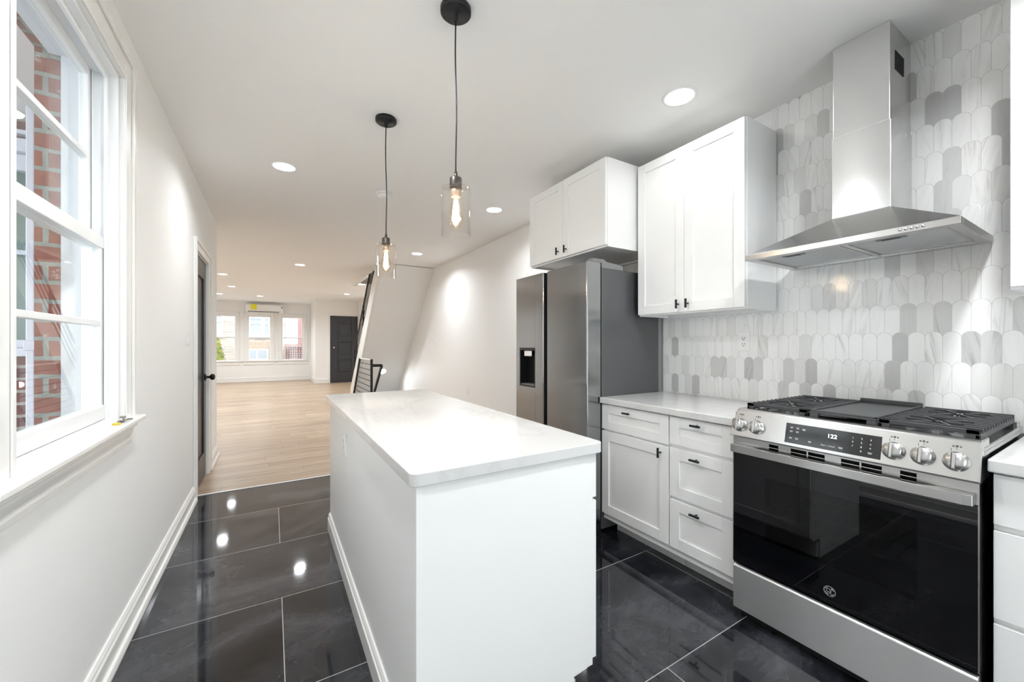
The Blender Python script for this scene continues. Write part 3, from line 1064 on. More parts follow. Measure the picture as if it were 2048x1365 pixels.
# left door with the dispenser recess
D0, D1, Z0_, Z1_ = 2.534, 2.763, 0.925, 1.236
bm = bm_new()
prism(bm, [(F0, 2.432), (F0 + 0.005, 2.427), (F1, 2.427), (F1, D0), (F0, D0)], 'z', 0.08, FZ)
box(bm, F0, F1, D1, FY1, 0.08, FZ)
box(bm, F0, F1, D0, D1, 0.08, Z0_)
box(bm, F0, F1, D0, D1, Z1_, FZ)
ld = obj('door', bm, 'steel_fridge', fr, 0.001)
obj('handle_pocket_shade', B(F0 + 0.012, F0 + 0.10, 2.4215, 2.4265, 0.09, FZ - 0.004, F0 + 0.06, F0 + 0.10, 2.402, 2.4215, 0.09, FZ - 0.01), 'matte_black', fr)  # pocket back, and a black strip painting the left door's edge as shadowed
ds = obj('dispenser', B(F0 + 0.085, F1 - 0.002, D0, D1, Z0_, Z1_, F0 + 0.002, F0 + 0.085, D0, D0 + 0.012, Z0_, Z1_, F0 + 0.002, F0 + 0.085, D1 - 0.012, D1, Z0_, Z1_, F0 + 0.002, F0 + 0.085, D0 + 0.012, D1 - 0.012, Z0_, Z0_ + 0.012, F0 + 0.002, F0 + 0.085, D0 + 0.012, D1 - 0.012, Z1_ - 0.02, Z1_), 'black_plastic', fr, 0.001)
obj('nozzle', B(F0 + 0.01, F0 + 0.07, D0 + 0.07, D0 + 0.175, Z1_ - 0.07, Z1_ - 0.02), 'chrome', ds, 0.006)
obj('paddle', B(F0 + 0.05, F0 + 0.062, D0 + 0.055, D0 + 0.085, Z0_ + 0.03, Z1_ - 0.07), 'grey_plastic', ds, 0.004)
obj('drip_tray', B(F0 + 0.004, F0 + 0.08, D0 + 0.02, D1 - 0.02, Z0_ + 0.012, Z0_ + 0.02), 'grey_plastic', ds, 0.002)
for y0, y1 in ((FY0 + 0.005, FY0 + 0.06),):
    bm = bm_new()
    prism(bm, [(1.80, 1.806), (1.80, 1.832), (1.90, 1.832), (1.925, 1.818), (2.08, 1.805), (2.08, 1.773), (1.88, 1.773), (1.88, 1.806)], 'y', y0, y1)
    lathe(bm, [(0.016, 0), (0.016, 0.03)], 16, T(1.815, (y0 + y1) / 2, FZ - 0.001))
    obj('hinge_cover', bm, 'grey_plastic', fr, 0.003)


# ---------------------------------------------------------------- range
rg = thing('gas_range', 'stainless gas range with black glass oven door and griddle', 'range', (2.15, 0.665, 0))
RY0, RY1, RF = 0.290, 1.040, 1.83
# body is an open box so that the oven cavity is real
OX1 = 2.33
OW = (0.426, 0.900, 0.408, 0.682)
bm = B(RF + 0.045, 2.47, RY0 + 0.004, RY0 + 0.06, 0.05, 0.905, RF + 0.045, 2.47, RY1 - 0.06, RY1 - 0.004, 0.05, 0.905, RF + 0.045, 2.47, RY0 + 0.06, RY1 - 0.06, 0.05, 0.30, RF + 0.045, 2.47, RY0 + 0.06, RY1 - 0.06, 0.78, 0.905, OX1, 2.47, RY0 + 0.06, RY1 - 0.06, 0.30, 0.78)
obj('body', bm, 'black_plastic', rg, 0.002)
mat('oven_enamel', (0.05, 0.05, 0.055), 0.4)
bm = B(OX1 - 0.004, OX1 - 0.001, RY0 + 0.062, RY1 - 0.062, 0.302, 0.778, RF + 0.05, OX1 - 0.004, RY0 + 0.0605, RY0 + 0.064, 0.302, 0.778, RF + 0.05, OX1 - 0.004, RY1 - 0.064, RY1 - 0.0605, 0.302, 0.778, RF + 0.05, OX1 - 0.004, RY0 + 0.064, RY1 - 0.064, 0.3005, 0.304)
obj('oven_liner', bm, 'oven_enamel', rg)
for z in (0.50, 0.635):
    bm = bm_new()
    for k in range(15):
        y = RY0 + 0.085 + k * (RY1 - RY0 - 0.17) / 14
        tube(bm, [(RF + 0.06, y, z), (OX1 - 0.02, y, z)], 0.0022, 6)
    for x in (RF + 0.06, 2.05, OX1 - 0.02):
        tube(bm, [(x, RY0 + 0.064, z - 0.003), (x, RY1 - 0.064, z - 0.003)], 0.004, 6)
    obj('oven_rack', bm, 'burner_alu', rg)
# door
bm = B(RF, RF + 0.042, RY0 + 0.004, OW[0], 0.262, 0.772, RF, RF + 0.042, OW[1], RY1 - 0.004, 0.262, 0.772, RF, RF + 0.042, OW[0], OW[1], 0.262, OW[2], RF, RF + 0.042, OW[0], OW[1], OW[3], 0.772)
od = obj('oven_door', bm, 'black_glass', rg)
obj('oven_window', B(RF, RF + 0.005, OW[0], OW[1], OW[2], OW[3]), 'oven_pane', od)
for ya in (RY0 + 0.0005, RY1 - 0.0038):
    obj('door_edge', B(RF - 0.001, RF + 0.03, ya, ya + 0.0033, 0.262, 0.772), 'steel', od)
# vented steel strip over the glass and the bar handle in front of it
slots = [(0.848, 0.885), (0.745, 0.801), (0.684, 0.739), (0.578, 0.632), (0.516, 0.572), (0.428, 0.468)]
bm = bm_new()
cuts = [RY0 + 0.001] + [v for s in sorted(slots) for v in s] + [RY1 - 0.001]
for k in range(0, len(cuts), 2):
    box(bm, RF + 0.001, RF + 0.04, cuts[k], cuts[k + 1], 0.772, 0.838)
for a, b in slots:
    box(bm, RF + 0.001, RF + 0.04, a, b, 0.772, 0.803)
    box(bm, RF + 0.001, RF + 0.04, a, b, 0.831, 0.838)
    box(bm, RF + 0.001, RF + 0.04, a, b, 0.815, 0.818)
    box(bm, RF + 0.034, RF + 0.04, a, b, 0.803, 0.831)
obj('vent_strip', bm, 'steel', od, 0.0008)
obj('vent_void', B(RF + 0.03, RF + 0.0339, RY0 + 0.02, RY1 - 0.02, 0.804, 0.830), 'matte_black', od)
bm = bm_new()
prism(bm, [(RY0 + 0.008, RF - 0.003), (RY0 + 0.01, RF - 0.030), (RY0 + 0.03, RF - 0.038), (RY1 - 0.03, RF - 0.038), (RY1 - 0.004, RF - 0.030), (RY1 - 0.002, RF - 0.003), (RY1 - 0.09, RF - 0.003), (RY1 - 0.12, RF - 0.024), (RY0 + 0.12, RF - 0.024), (RY0 + 0.09, RF - 0.003)], 'z', 0.772, 0.806)
for v in bm.verts:
    v.co = Vector((v.co.y, v.co.x, v.co.z))
bmesh.ops.recalc_face_normals(bm, faces=bm.faces)
obj('handle', bm, 'steel', od, 0.002)
# drawer
bm = B(RF - 0.004, RF + 0.03, RY0 + 0.003, RY1 - 0.003, 0.052, 0.242)
prism(bm, [(RF - 0.004, 0.242), (RF + 0.03, 0.242), (RF + 0.03, 0.25), (RF + 0.008, 0.25)], 'y', RY0 + 0.003, RY1 - 0.003)
obj('storage_drawer', bm, 'steel_drawer', rg, 0.002)
obj('kick_plate', B(RF + 0.05, RF + 0.07, RY0 + 0.01, RY1 - 0.01, 0.0, 0.05), 'matte_black', rg)

# sloped control panel
PB, PT, ZB, ZT = 1.808, 1.838, 0.845, 0.962
bm = bm_new()
prism(bm, [(PB, ZB), (PT, ZT), (PT + 0.012, ZT + 0.006), (1.93, ZT + 0.006), (1.93, ZB), (PB + 0.012, ZB - 0.004)], 'y', RY0 - 0.004, RY1 + 0.004)
for v in bm.verts:       # the upper left corner of the pressed panel leans in
    if v.co.z > 0.95 and v.co.y > 0.8:
        v.co.y -= 0.02
cp = obj('control_panel', bm, 'steel', rg, 0.003)
TH = math.atan2(PT - PB, ZT - ZB)
NV = Vector((-math.cos(TH), 0, math.sin(TH)))       # outward
UV_ = Vector((math.sin(TH), 0, math.cos(TH)))       # up the panel


def on_panel(y, z, n=0.0):
    s = (z - ZB) / (ZT - ZB)
    return Vector((PB + s * (PT - PB), y, z)) + NV * n


def panel_mtx(y, z, n):
    c = on_panel(y, z, n)
    ex = Vector((0, -1, 0))
    m = Matrix.Identity(4)
    for i in range(3):
        m[i][0] = ex[i]
        m[i][1] = UV_[i]
        m[i][2] = NV[i]
        m[i][3] = c[i]
    return m


def panel_slab(bm, y0, y1, z0, z1, n0, n1):
    hexa(bm, [on_panel(y0, z0, n0), on_panel(y1, z0, n0), on_panel(y1, z0, n1), on_panel(y0, z0, n1), on_panel(y0, z1, n0), on_panel(y1, z1, n0), on_panel(y1, z1, n1), on_panel(y0, z1, n1)])
    return bm


disp = obj('display', panel_slab(bm_new(), 0.514, 0.816, 0.858, 0.936, -0.002, 0.0015), 'screen_black', cp, 0.001)
text_mesh('digits', '122', 0.021, panel_mtx(0.657, 0.909, 0.0018), 'digit_glow', disp)
for i, t in enumerate('123456789'):
    text_mesh('keypad_legend', t, 0.0085, panel_mtx(0.594 - (i % 3) * 0.0255, 0.918 - (i // 3) * 0.0145, 0.0018), 'legend_white', disp)
text_mesh('keypad_legend', '0', 0.0085, panel_mtx(0.5685, 0.8745, 0.0018), 'legend_white', disp)
text_mesh('keypad_legend', 'Start  |  Cancel', 0.0072, panel_mtx(0.668, 0.873, 0.0018), 'legend_white', disp)
for w_, y, z in ((0.010, 0.795, 0.920), (0.010, 0.773, 0.920), (0.012, 0.751, 0.918), (0.011, 0.795, 0.905), (0.011, 0.773, 0.905), (0.010, 0.795, 0.879), (0.011, 0.773, 0.879), (0.010, 0.727, 0.876), (0.013, 0.628, 0.874), (0.012, 0.543, 0.874)):
    bm = panel_slab(bm_new(), y - w_ / 2, y + w_ / 2, z, z + 0.0016, 0.0014, 0.002)
    panel_slab(bm, y - w_ * 0.42, y + w_ * 0.42, z - 0.0035, z - 0.0023, 0.0014, 0.002)
    bmesh.ops.recalc_face_normals(bm, faces=bm.faces)
    obj('keypad_mark', bm, 'legend_white', disp)
for y in (1.001, 0.929, 0.482, 0.411, 0.337):
    zc_ = 0.896
    m4 = panel_mtx(y, zc_, 0)
    bm = bm_new()
    lathe(bm, [(0.0, 0.0), (0.0300, 0.0), (0.0300, 0.004), (0.0275, 0.005), (0.0265, 0.022), (0.0245, 0.026), (0.0, 0.026)], 36, m4, False)
    k = obj('burner_knob', bm, 'steel', cp)
    bm = bm_new()
    hexa(bm, [m4 @ Vector(c) for c in ((-0.0045, -0.0245, 0.025), (0.0045, -0.0245, 0.025), (0.0045, 0.0245, 0.025), (-0.0045, 0.0245, 0.025), (-0.0035, -0.0240, 0.036), (0.0035, -0.0240, 0.036), (0.0035, 0.0240, 0.036), (-0.0035, 0.0240, 0.036))])
    obj('grip', bm, 'steel', k, 0.001)
    bm = bm_new()
    hexa(bm, [m4 @ Vector(c) for c in ((-0.0075, -0.0235, 0.0262), (-0.0046, -0.0235, 0.0262), (-0.0046, 0.0235, 0.0262), (-0.0075, 0.0235, 0.0262), (-0.0075, -0.0235, 0.0268), (-0.0046, -0.0235, 0.0268), (-0.0046, 0.0235, 0.0268), (-0.0075, 0.0235, 0.0268))])
    obj('marker', bm, 'print_grey', k)
    bm = bm_new()
    zt = zc_ + 0.043
    panel_slab(bm, y - 0.003, y + 0.003, zt, zt + 0.006, -0.001, 0.0005)
    for dy in (0.008, -0.008):
        panel_slab(bm, y + dy - 0.0022, y + dy + 0.0022, zt, zt + 0.0045, -0.001, 0.0005)
    panel_slab(bm, y - 0.0006, y + 0.0006, zt - 0.008, zt - 0.003, -0.001, 0.0005)
    panel_slab(bm, y + 0.0115, y + 0.0128, zt - 0.013, zt - 0.005, -0.001, 0.0005)
    obj('burner_mark', bm, 'print_grey', cp)
# printed brand roundel on the glass
bm = bm_new()
mm = Matrix(((0, 0, -1, RF - 0.0006), (-1, 0, 0, 0.667), (0, 1, 0, 0.313), (0, 0, 0, 1)))
mat('emblem_grey', (0.42, 0.42, 0.43), 0.3, 0.5)
ring = []
seg = 40
for r in (0.0195, 0.0172):
    for h in (0, 0.0012):
        ring.append([bm.verts.new(mm @ Vector((r * math.cos(2 * PI * i / seg), r * math.sin(2 * PI * i / seg), h))) for i in range(seg)])
o0, o1, i0, i1 = ring
for i in range(seg):
    j2 = (i + 1) % seg
    bm.faces.new((o1[i], o1[j2], i1[j2], i1[i]))
    bm.faces.new((o0[i], o0[j2], o1[j2], o1[i]))
    bm.faces.new((i0[i], i1[i], i1[j2], i0[j2]))
    bm.faces.new((o0[i], i0[i], i0[j2], o0[j2]))
bmesh.ops.recalc_face_normals(bm, faces=bm.faces)


def curl(pts):
    tube(bm, [mm @ Vector((x, y, 0.0008)) for x, y in pts], 0.0010, 6)


def arc(cx_, cy_, r, a0, a1, n=12, ry=None):
    return [(cx_ + r * math.cos(math.radians(a0 + (a1 - a0) * k / n)), cy_ + (ry or r) * math.sin(math.radians(a0 + (a1 - a0) * k / n))) for k in range(n + 1)]


curl(arc(-0.004, 0.0025, 0.0062, 20, 330) + [(0.0016, -0.006), (-0.002, -0.0105), (-0.008, -0.009)])
curl(arc(0.0065, 0.0042, 0.0042, 60, 280) + arc(0.0068, -0.0048, 0.0050, 110, 350))
for k in range(4):
    a0 = 20 + 90 * k
    curl(arc(0, 0, 0.0145, a0, a0 + 50))
obj('emblem', bm, 'emblem_grey', od)

# cooktop, burners, grates, griddle
bm = B(1.86, 2.475, RY0 - 0.006, RY1 + 0.006, 0.918, 0.934, 1.86, 2.475, RY0 - 0.006, RY0 + 0.012, 0.934, 0.946, 1.86, 2.475, RY1 - 0.012, RY1 + 0.006, 0.934, 0.946, 2.44, 2.475, RY0, RY1, 0.934, 0.962)
obj('cooktop', bm, 'steel', rg, 0.003)
obj('cooktop_pan', B(1.935, 2.43, RY0 + 0.013, RY1 - 0.013, 0.934, 0.939), 'black_plastic', rg)
for (x, y, r) in ((2.02, 0.885, 0.05), (2.29, 0.885, 0.04), (2.02, 0.425, 0.055), (2.29, 0.425, 0.04), (2.10, 0.655, 0.045)):
    bm = bm_new()
    lathe(bm, [(r * 1.25, 0.0), (r * 1.2, 0.008), (r, 0.010), (r, 0.018), (0, 0.018)], 32, T(x, y, 0.939), True)
    b_ = obj('burner', bm, 'burner_alu', rg)
    bm = bm_new()
    lathe(bm, [(r * 0.92, 0.0), (r * 0.95, 0.004), (r * 0.8, 0.009), (0, 0.010)], 32, T(x, y, 0.957), True)
    obj('burner_cap', bm, 'burner_cap', b_)
GT = 0.992


def grate(y0, y1):
    bm = bm_new()
    x0, x1 = 1.880, 2.425
    t = 0.010
    for y in (y0, y1):                                   # side rails
        s = 1 if y == y0 else -1
        box(bm, x0, x1, y, y + s * t, GT - 0.030, GT - 0.014)
    for x in (x0, x1):                                   # front and back skirts with feet
        s = 1 if x == x0 else -1
        box(bm, x, x + s * 0.012, y0, y1, GT - 0.014, GT)
        for ya, yb in ((y0, y0 + 0.03), (y1 - 0.03, y1)):
            hexa(bm, [(x, ya, 0.940), (x + s * 0.014, ya, 0.940), (x + s * 0.014, yb, 0.940), (x, yb, 0.940), (x, ya, GT), (x + s * 0.012, ya, GT), (x + s * 0.012, yb, GT), (x, yb, GT)])
    nb = 13
    cs = [(2.02, (y0 + y1) / 2), (2.29, (y0 + y1) / 2)]
    for k in range(1, nb):
        x = x0 + 0.012 + k * (x1 - x0 - 0.024) / nb
        gap = 0.0
        for cx_, cy_ in cs:
            d = abs(x - cx_)
            if d < 0.085:
                gap = max(gap, math.sqrt(0.085 ** 2 - d * d))
        segs = [(y0, y1)] if gap == 0 else [(y0, cs[0][1] - gap), (cs[0][1] + gap, y1)]
        for ya, yb in segs:
            box(bm, x - 0.0045, x + 0.0045, ya, yb, GT - 0.011, GT)
            for ye, s in ((y0, 1), (y1, -1)):            # bar ends turn down at the sides
                if abs(ya - ye) < 1e-6 or abs(yb - ye) < 1e-6:
                    box(bm, x - 0.0045, x + 0.0045, ye, ye + s * 0.008, GT - 0.03, GT - 0.011)
    for cx_, cy_ in cs:                                  # star fingers over the burner
        for k in range(6):
            a = math.radians(30 + 60 * k)
            p = (cx_ + 0.022 * math.cos(a), cy_ + 0.022 * math.sin(a), GT - 0.006)
            q = (cx_ + 0.105 * math.cos(a), cy_ + 0.105 * math.sin(a), GT - 0.006)
            bar(bm, p, q, 0.008, 0.011)
        bar(bm, (cx_ - 0.02, cy_, GT - 0.006), (cx_ + 0.02, cy_, GT - 0.006), 0.006, 0.010)
    return bm


obj('grate', grate(0.762, 1.002), 'grate_iron', rg, 0.0015)
obj('grate', grate(0.298, 0.538), 'grate_iron', rg, 0.0015)
bm = bm_new()
g0, g1 = 0.545, 0.756
box(bm, 1.885, 2.42, g0, g1, GT - 0.012, GT - 0.004)
for a in ((1.885, 1.892, g0, g1), (2.405, 2.42, g0, g1), (1.885, 2.42, g0, g0 + 0.007), (1.885, 2.42, g1 - 0.007, g1)):
    box(bm, *a, GT - 0.004, GT + 0.004 if a[0] < 2.4 else GT + 0.014)
for x in (1.885, 2.40):
    for y in (g0, g1 - 0.03):
        box(bm, x, x + 0.015, y, y + 0.03, 0.940, GT - 0.012)
mat('griddle_grey', (0.075, 0.077, 0.08), 0.5, 0.3)
obj('griddle', bm, 'griddle_grey', rg, 0.002)

# ---------------------------------------------------------------- range hood
hd = thing('range_hood', 'stainless pyramid range hood with square chimney over the range', 'range hood', (2.3, 0.715, 1.67))
HX, HYa, HYb, HZ0, HZ1 = 1.99, 0.358, 1.072, 1.672, 1.698
CX, CYa, CYb = 2.22, 0.596, 0.802
bm = B(HX, HX + 0.035, HYa, HYb, HZ0, HZ1, 2.44, 2.486, HYa, HYb, HZ0, HZ1, HX + 0.035, 2.44, HYa, HYa + 0.035, HZ0, HZ1, HX + 0.035, 2.44, HYb - 0.035, HYb, HZ0, HZ1, HX + 0.035, 2.44, 0.69, 0.705, HZ0 + 0.002, HZ1)
obj('rim', bm, 'steel', hd, 0.0015)
bm = bm_new()
hexa(bm, [(HX, HYa, HZ1), (2.486, HYa, HZ1), (2.486, HYb, HZ1), (HX, HYb, HZ1), (CX, CYa, 1.842), (2.486, CYa, 1.842), (2.486, CYb, 1.842), (CX, CYb, 1.842)])
obj('canopy', bm, 'steel', hd, 0.001)
obj('lower_chimney', B(CX, 2.486, CYa, CYb, 1.842, 2.212), 'steel_vertical', hd, 0.002)
obj('upper_chimney', B(CX + 0.004, 2.486, CYa + 0.004, CYb - 0.004, 2.212, 2.631), 'steel_vertical', hd, 0.002)
bm = bm_new()
for k in range(9):
    x = 2.285 + k * 0.012
    box(bm, x, x + 0.007, CYa + 0.002, CYa + 0.006, 2.445, 2.525)
obj('vent_slots', bm, 'matte_black', hd)
for y0, y1, hy in ((0.706, 1.036, 0.895), (0.394, 0.689, 0.556)):
    f = obj('grease_filter', B(HX + 0.036, 2.40, y0, y1, HZ0 + 0.006, HZ0 + 0.012), 'filter_mesh', hd, 0.001)
    bm = B(HX + 0.0355, HX + 0.045, y0, y1, HZ0 + 0.001, HZ0 + 0.008, 2.39, 2.40, y0, y1, HZ0 + 0.001, HZ0 + 0.008, HX + 0.045, 2.39, y0, y0 + 0.008, HZ0 + 0.001, HZ0 + 0.008, HX + 0.045, 2.39, y1 - 0.008, y1, HZ0 + 0.001, HZ0 + 0.008)
    obj('filter_frame', bm, 'steel', f)
    obj('latch', B(2.06, 2.085, hy - 0.045, hy + 0.045, HZ0 + 0.002, HZ0 + 0.008), 'grey_plastic', f, 0.002)
    obj('latch_grip', B(2.067, 2.079, hy - 0.028, hy + 0.028, HZ0, HZ0 + 0.004), 'black_plastic', f)
obj('rear_panel', B(2.40, 2.44, HYa + 0.035, HYb - 0.035, HZ0 + 0.004, HZ0 + 0.012), 'steel', hd)
for k in range(5):
    bm = bm_new()
    lathe(bm, [(0.0055, 0), (0.0055, 0.004), (0.004, 0.008), (0.0, 0.009)], 16, T(HX, 0.448 + k * 0.0153, 1.686, 0, -PI / 2, 0), False)
    obj('button', bm, 'chrome', hd)


# ---------------------------------------------------------------- outlets, switches, detector
def plate(name, label, cat, m4, kind, w=0.073, h=0.118):
    """cover plate in local x-right, y-up, z-out"""
    c = m4.translation
    r = thing(name, label, cat, c)

    def lb(x0, x1, y0, y1, z0, z1):
        bm = bm_new()
        hexa(bm, [m4 @ Vector(p) for p in ((x0, y0, z0), (x1, y0, z0), (x1, y1, z0), (x0, y1, z0), (x0, y0, z1), (x1, y0, z1), (x1, y1, z1), (x0, y1, z1))])
        return bm
    pl = obj('cover_plate', lb(-w / 2, w / 2, -h / 2, h / 2, 0.0, 0.006), 'white_plastic', r, 0.002)
    if kind == 'outlet':
        ins = obj('receptacle', lb(-0.0165, 0.0165, -0.033, 0.033, 0.006, 0.0085), 'white_plastic', r, 0.001)
        for dy in (0.018, -0.018):
            bm = lb(-0.0085, -0.0055, dy - 0.003, dy + 0.007, 0.008, 0.0088)
            for q in (lb(0.0055, 0.0085, dy - 0.002, dy + 0.006, 0.008, 0.0088), lb(-0.003, 0.003, dy - 0.012, dy - 0.007, 0.008, 0.0088)):
                me = bpy.data.meshes.new('t')
                q.to_mesh(me)
                bm.from_mesh(me)
                bpy.data.meshes.remove(me)
                q.free()
            obj('slots', bm, 'matte_black', ins)
    else:
        obj('rocker', lb(-0.0165, 0.0165, -0.033, 0.033, 0.006, 0.010), 'white_plastic', r, 0.001)
    return r


def face(d, x, y, z):
    """matrix for a plate on a wall that looks along d"""
    z_ = Vector(d)
    y_ = Vector((0, 0, 1))
    x_ = y_.cross(z_)
    m = Matrix.Identity(4)
    for i in range(3):
        m[i][0], m[i][1], m[i][2] = x_[i], y_[i], z_[i]
    m.translation = (x, y, z)
    return m


plate('outlet', 'white double power outlet set in the mosaic backsplash', 'outlet', face((-1, 0, 0), TX, 1.345, 1.281), 'outlet')
plate('outlet', 'white power outlet on the long side of the island', 'outlet', face((-1, 0, 0), IX0, 2.29, 0.725), 'outlet')
plate('outlet', 'white power outlet low on the right wall past the fridge', 'outlet', face((-1, 0, 0), RX, 5.4, 0.56), 'outlet')
plate('light_switch', 'white light switch on the left wall before the black door', 'light switch', face((1, 0, 0), LX, 3.80, 1.315), 'switch')
plate('light_switch', 'white light switch on the right wall under the sloping stairs', 'light switch', face((-1, 0, 0), RX, 6.75, 1.32), 'switch')
plate('light_switch', 'white light switch on the entry wall left of the front door', 'light switch', face((0, -1, 0), 1.42, ENT, 1.37), 'switch')

sd = thing('smoke_detector', 'round white smoke detector on the ceiling', 'smoke detector', (0.863, 3.66, 2.632))
bm = bm_new()
lathe(bm, [(0.072, 0.0), (0.072, -0.012), (0.066, -0.016)], 40, T(0.863, 3.66, 2.632))
obj('base', bm, 'white_plastic', sd)
bm = bm_new()
lathe(bm, [(0.060, -0.016), (0.060, -0.034), (0.048, -0.046), (0.020, -0.049), (0, -0.049)], 40, T(0.863, 3.66, 2.632))
obj('sensor_dome', bm, 'white_plastic', sd)


# ---------------------------------------------------------------- recessed ceiling lights
def downlight(x, y, label, watts, z=None, rot=0.0):
    tint = (0.89, 0.95, 1.0) if y > 5 else (0.95, 0.98, 1.0)
    z = CZ(y) if z is None else z
    r = thing('downlight', label, 'ceiling light', (x, y, z), 'recessed ceiling lights')
    m4 = T(x, y, z, rot)
    bm = bm_new()
    lathe(bm, [(0.092, 0.0), (0.090, -0.004), (0.076, -0.006), (0.074, -0.001)], 40, m4, False)
    obj('trim_ring', bm, 'white_plastic', r)
    bm = bm_new()
    lathe(bm, [(0.0745, -0.0005), (0.0745, -0.003), (0.0, -0.0035)], 40, m4, False)
    obj('lens', bm, 'lamp_lens', r)
    d = area_light('downlight_beam', m4 @ Vector((0, 0, -0.012)), (rot, 0, 0), 0.14, 0.14, watts, tint, 'DISK', math.radians(150))
    return r


for x, y, lab, k in ((1.922, 1.389, 'large bright recessed light in the ceiling nearest the range hood', 0.18),
                     (0.076, 3.509, 'recessed ceiling light over the aisle left of the island', 1),
                     (1.923, 3.527, 'recessed ceiling light right of the near pendant, above the fridge side', 0.9),
                     (1.864, 5.844, 'recessed ceiling light just before the sloping stair underside', 1.6),
                     (0.411, 7.828, 'recessed ceiling light in the middle of the living room ceiling', 2.3),
                     (-0.862, 9.837, 'recessed living room light at the wall corner, nearer of two', 2.3),
                     (-0.872, 12.025, 'recessed living room light at the wall corner, farther of two', 2.3),
                     (1.05, 9.64, 'recessed living room light beside the stair railing top', 2.3),
                     (1.20, 12.18, 'recessed ceiling light in front of the entry door', 2.3),
                     (-0.321, 14.065, 'recessed ceiling light just above the wall air conditioner', 2.3),
                     (-1.25, 7.83, 'added living room fill light hidden behind the wall corner, near', 2.3),  # out of sight, added to brighten the living room
                     (-1.30, 14.0, 'added living room fill light hidden behind the wall corner, by the bay', 2.3),  # another hidden lamp added for living room brightness
                     (0.076, 1.389, 'recessed kitchen ceiling light beside the side window', 1.5),
                     (1.50, 0.10, 'added unseen kitchen fill light above the aisle in front of the range', 2.2),  # added out of view to lift mosaic, hood and cabinet side
                     (1.922, -0.75, 'recessed kitchen ceiling light behind the camera on the right', 1.2),
                     (0.076, -0.75, 'recessed kitchen ceiling light behind the camera on the left', 0.25)):
    if 'stair railing top' in lab:
        x, y = 1.786, 9.8
    if 'entry door' in lab:
        x, y = 1.832, 12.18
    downlight(x, y, lab, LAMP_W * k)


# ---------------------------------------------------------------- pendants
def pendant(x, y, ztop, label):
    zc_ = 2.632
    zg1, zg0 = ztop, ztop - 0.20
    r = thing('pendant_lamp', label, 'pendant lamp', (x, y, zc_), 'pendants over the island')
    bm = bm_new()
    lathe(bm, [(0.0, 0.0), (0.062, 0.0), (0.062, -0.018), (0.058, -0.022), (0.012, -0.024), (0.009, -0.05), (0.0, -0.05)], 40, T(x, y, zc_), False)
    obj('canopy', bm, 'black_metal', r)
    pts = []
    L = zc_ - 0.045 - (zg1 + 0.055)
    for k in range(15):
        t = k / 14
        pts.append((x + 0.004 * math.sin(5.5 * t + x * 7) * math.sin(PI * t), y + 0.003 * math.sin(4 * t) * math.sin(PI * t), zc_ - 0.045 - L * t))
    obj('cord', tube(bm_new(), pts, 0.0032, 8), 'black_plastic', r)
    bm = bm_new()
    lathe(bm, [(0.0, 0.062), (0.006, 0.062), (0.008, 0.046), (0.010, 0.040), (0.0225, 0.036), (0.0245, 0.032), (0.0245, 0.0), (0.0245, -0.006), (0.0, -0.006)], 32, T(x, y, zg1), False)
    obj('socket_cap', bm, 'bronze', r)
    bm = bm_new()
    lathe(bm, [(0.0, -0.006), (0.020, -0.006), (0.020, -0.042), (0.0, -0.044)], 32, T(x, y, zg1), False)
    obj('socket', bm, 'copper_inner', r)
    bm = bm_new()
    R = 0.060
    lathe(bm, [(0.0245, 0.0), (R - 0.008, 0.0), (R - 0.002, -0.003), (R, -0.009), (R, zg0 - zg1), (R - 0.0035, zg0 - zg1), (R - 0.0035, -0.010), (R - 0.009, -0.004), (0.0245, -0.004)], 64, T(x, y, zg1), False)
    obj('glass_shade', bm, 'pendant_glass', r)
    bm = bm_new()
    lathe(bm, [(0.013, -0.044), (0.014, -0.060), (0.024, -0.10), (0.029, -0.125), (0.027, -0.145), (0.016, -0.164), (0.0, -0.171)], 32, T(x, y, zg1), False)
    b_ = obj('bulb', bm, 'bulb_glass', r)
    bm = bm_new()
    for k in range(6):
        a = k * PI / 3
        b2 = a + PI / 6
        tube(bm, [(x + 0.006 * math.cos(a), y + 0.006 * math.sin(a), zg1 - 0.062), (x + 0.013 * math.cos(a), y + 0.013 * math.sin(a), zg1 - 0.138), (x + 0.013 * math.cos(b2), y + 0.013 * math.sin(b2), zg1 - 0.138), (x + 0.006 * math.cos(b2), y + 0.006 * math.sin(b2), zg1 - 0.062)], 0.0030, 6)
    obj('filament', bm, 'filament', b_)
    d = bpy.data.lights.new('pendant_glow', 'POINT')
    d.energy = PEND_W
    d.color = (1.0, 0.94, 0.86)
    d.shadow_soft_size = 0.012
    o = bpy.data.objects.new('pendant_glow', d)
    COL.objects.link(o)
    o.location = (x, y, zg1 - 0.10)


pendant(0.590, 2.452, 1.872, 'clear glass cylinder pendant with black cord, the farther one over the island')
pendant(0.640, 1.500, 1.905, 'clear glass cylinder pendant with black cord, the nearer one over the island')

# ---------------------------------------------------------------- stairs
stair = thing('staircase', 'white staircase with sloping plastered underside rising towards the kitchen', 'staircase', (2.0, 8.2, 0))
SL = 1.012


def SB(y):
    return 2.675 - SL * (y - 6.826)


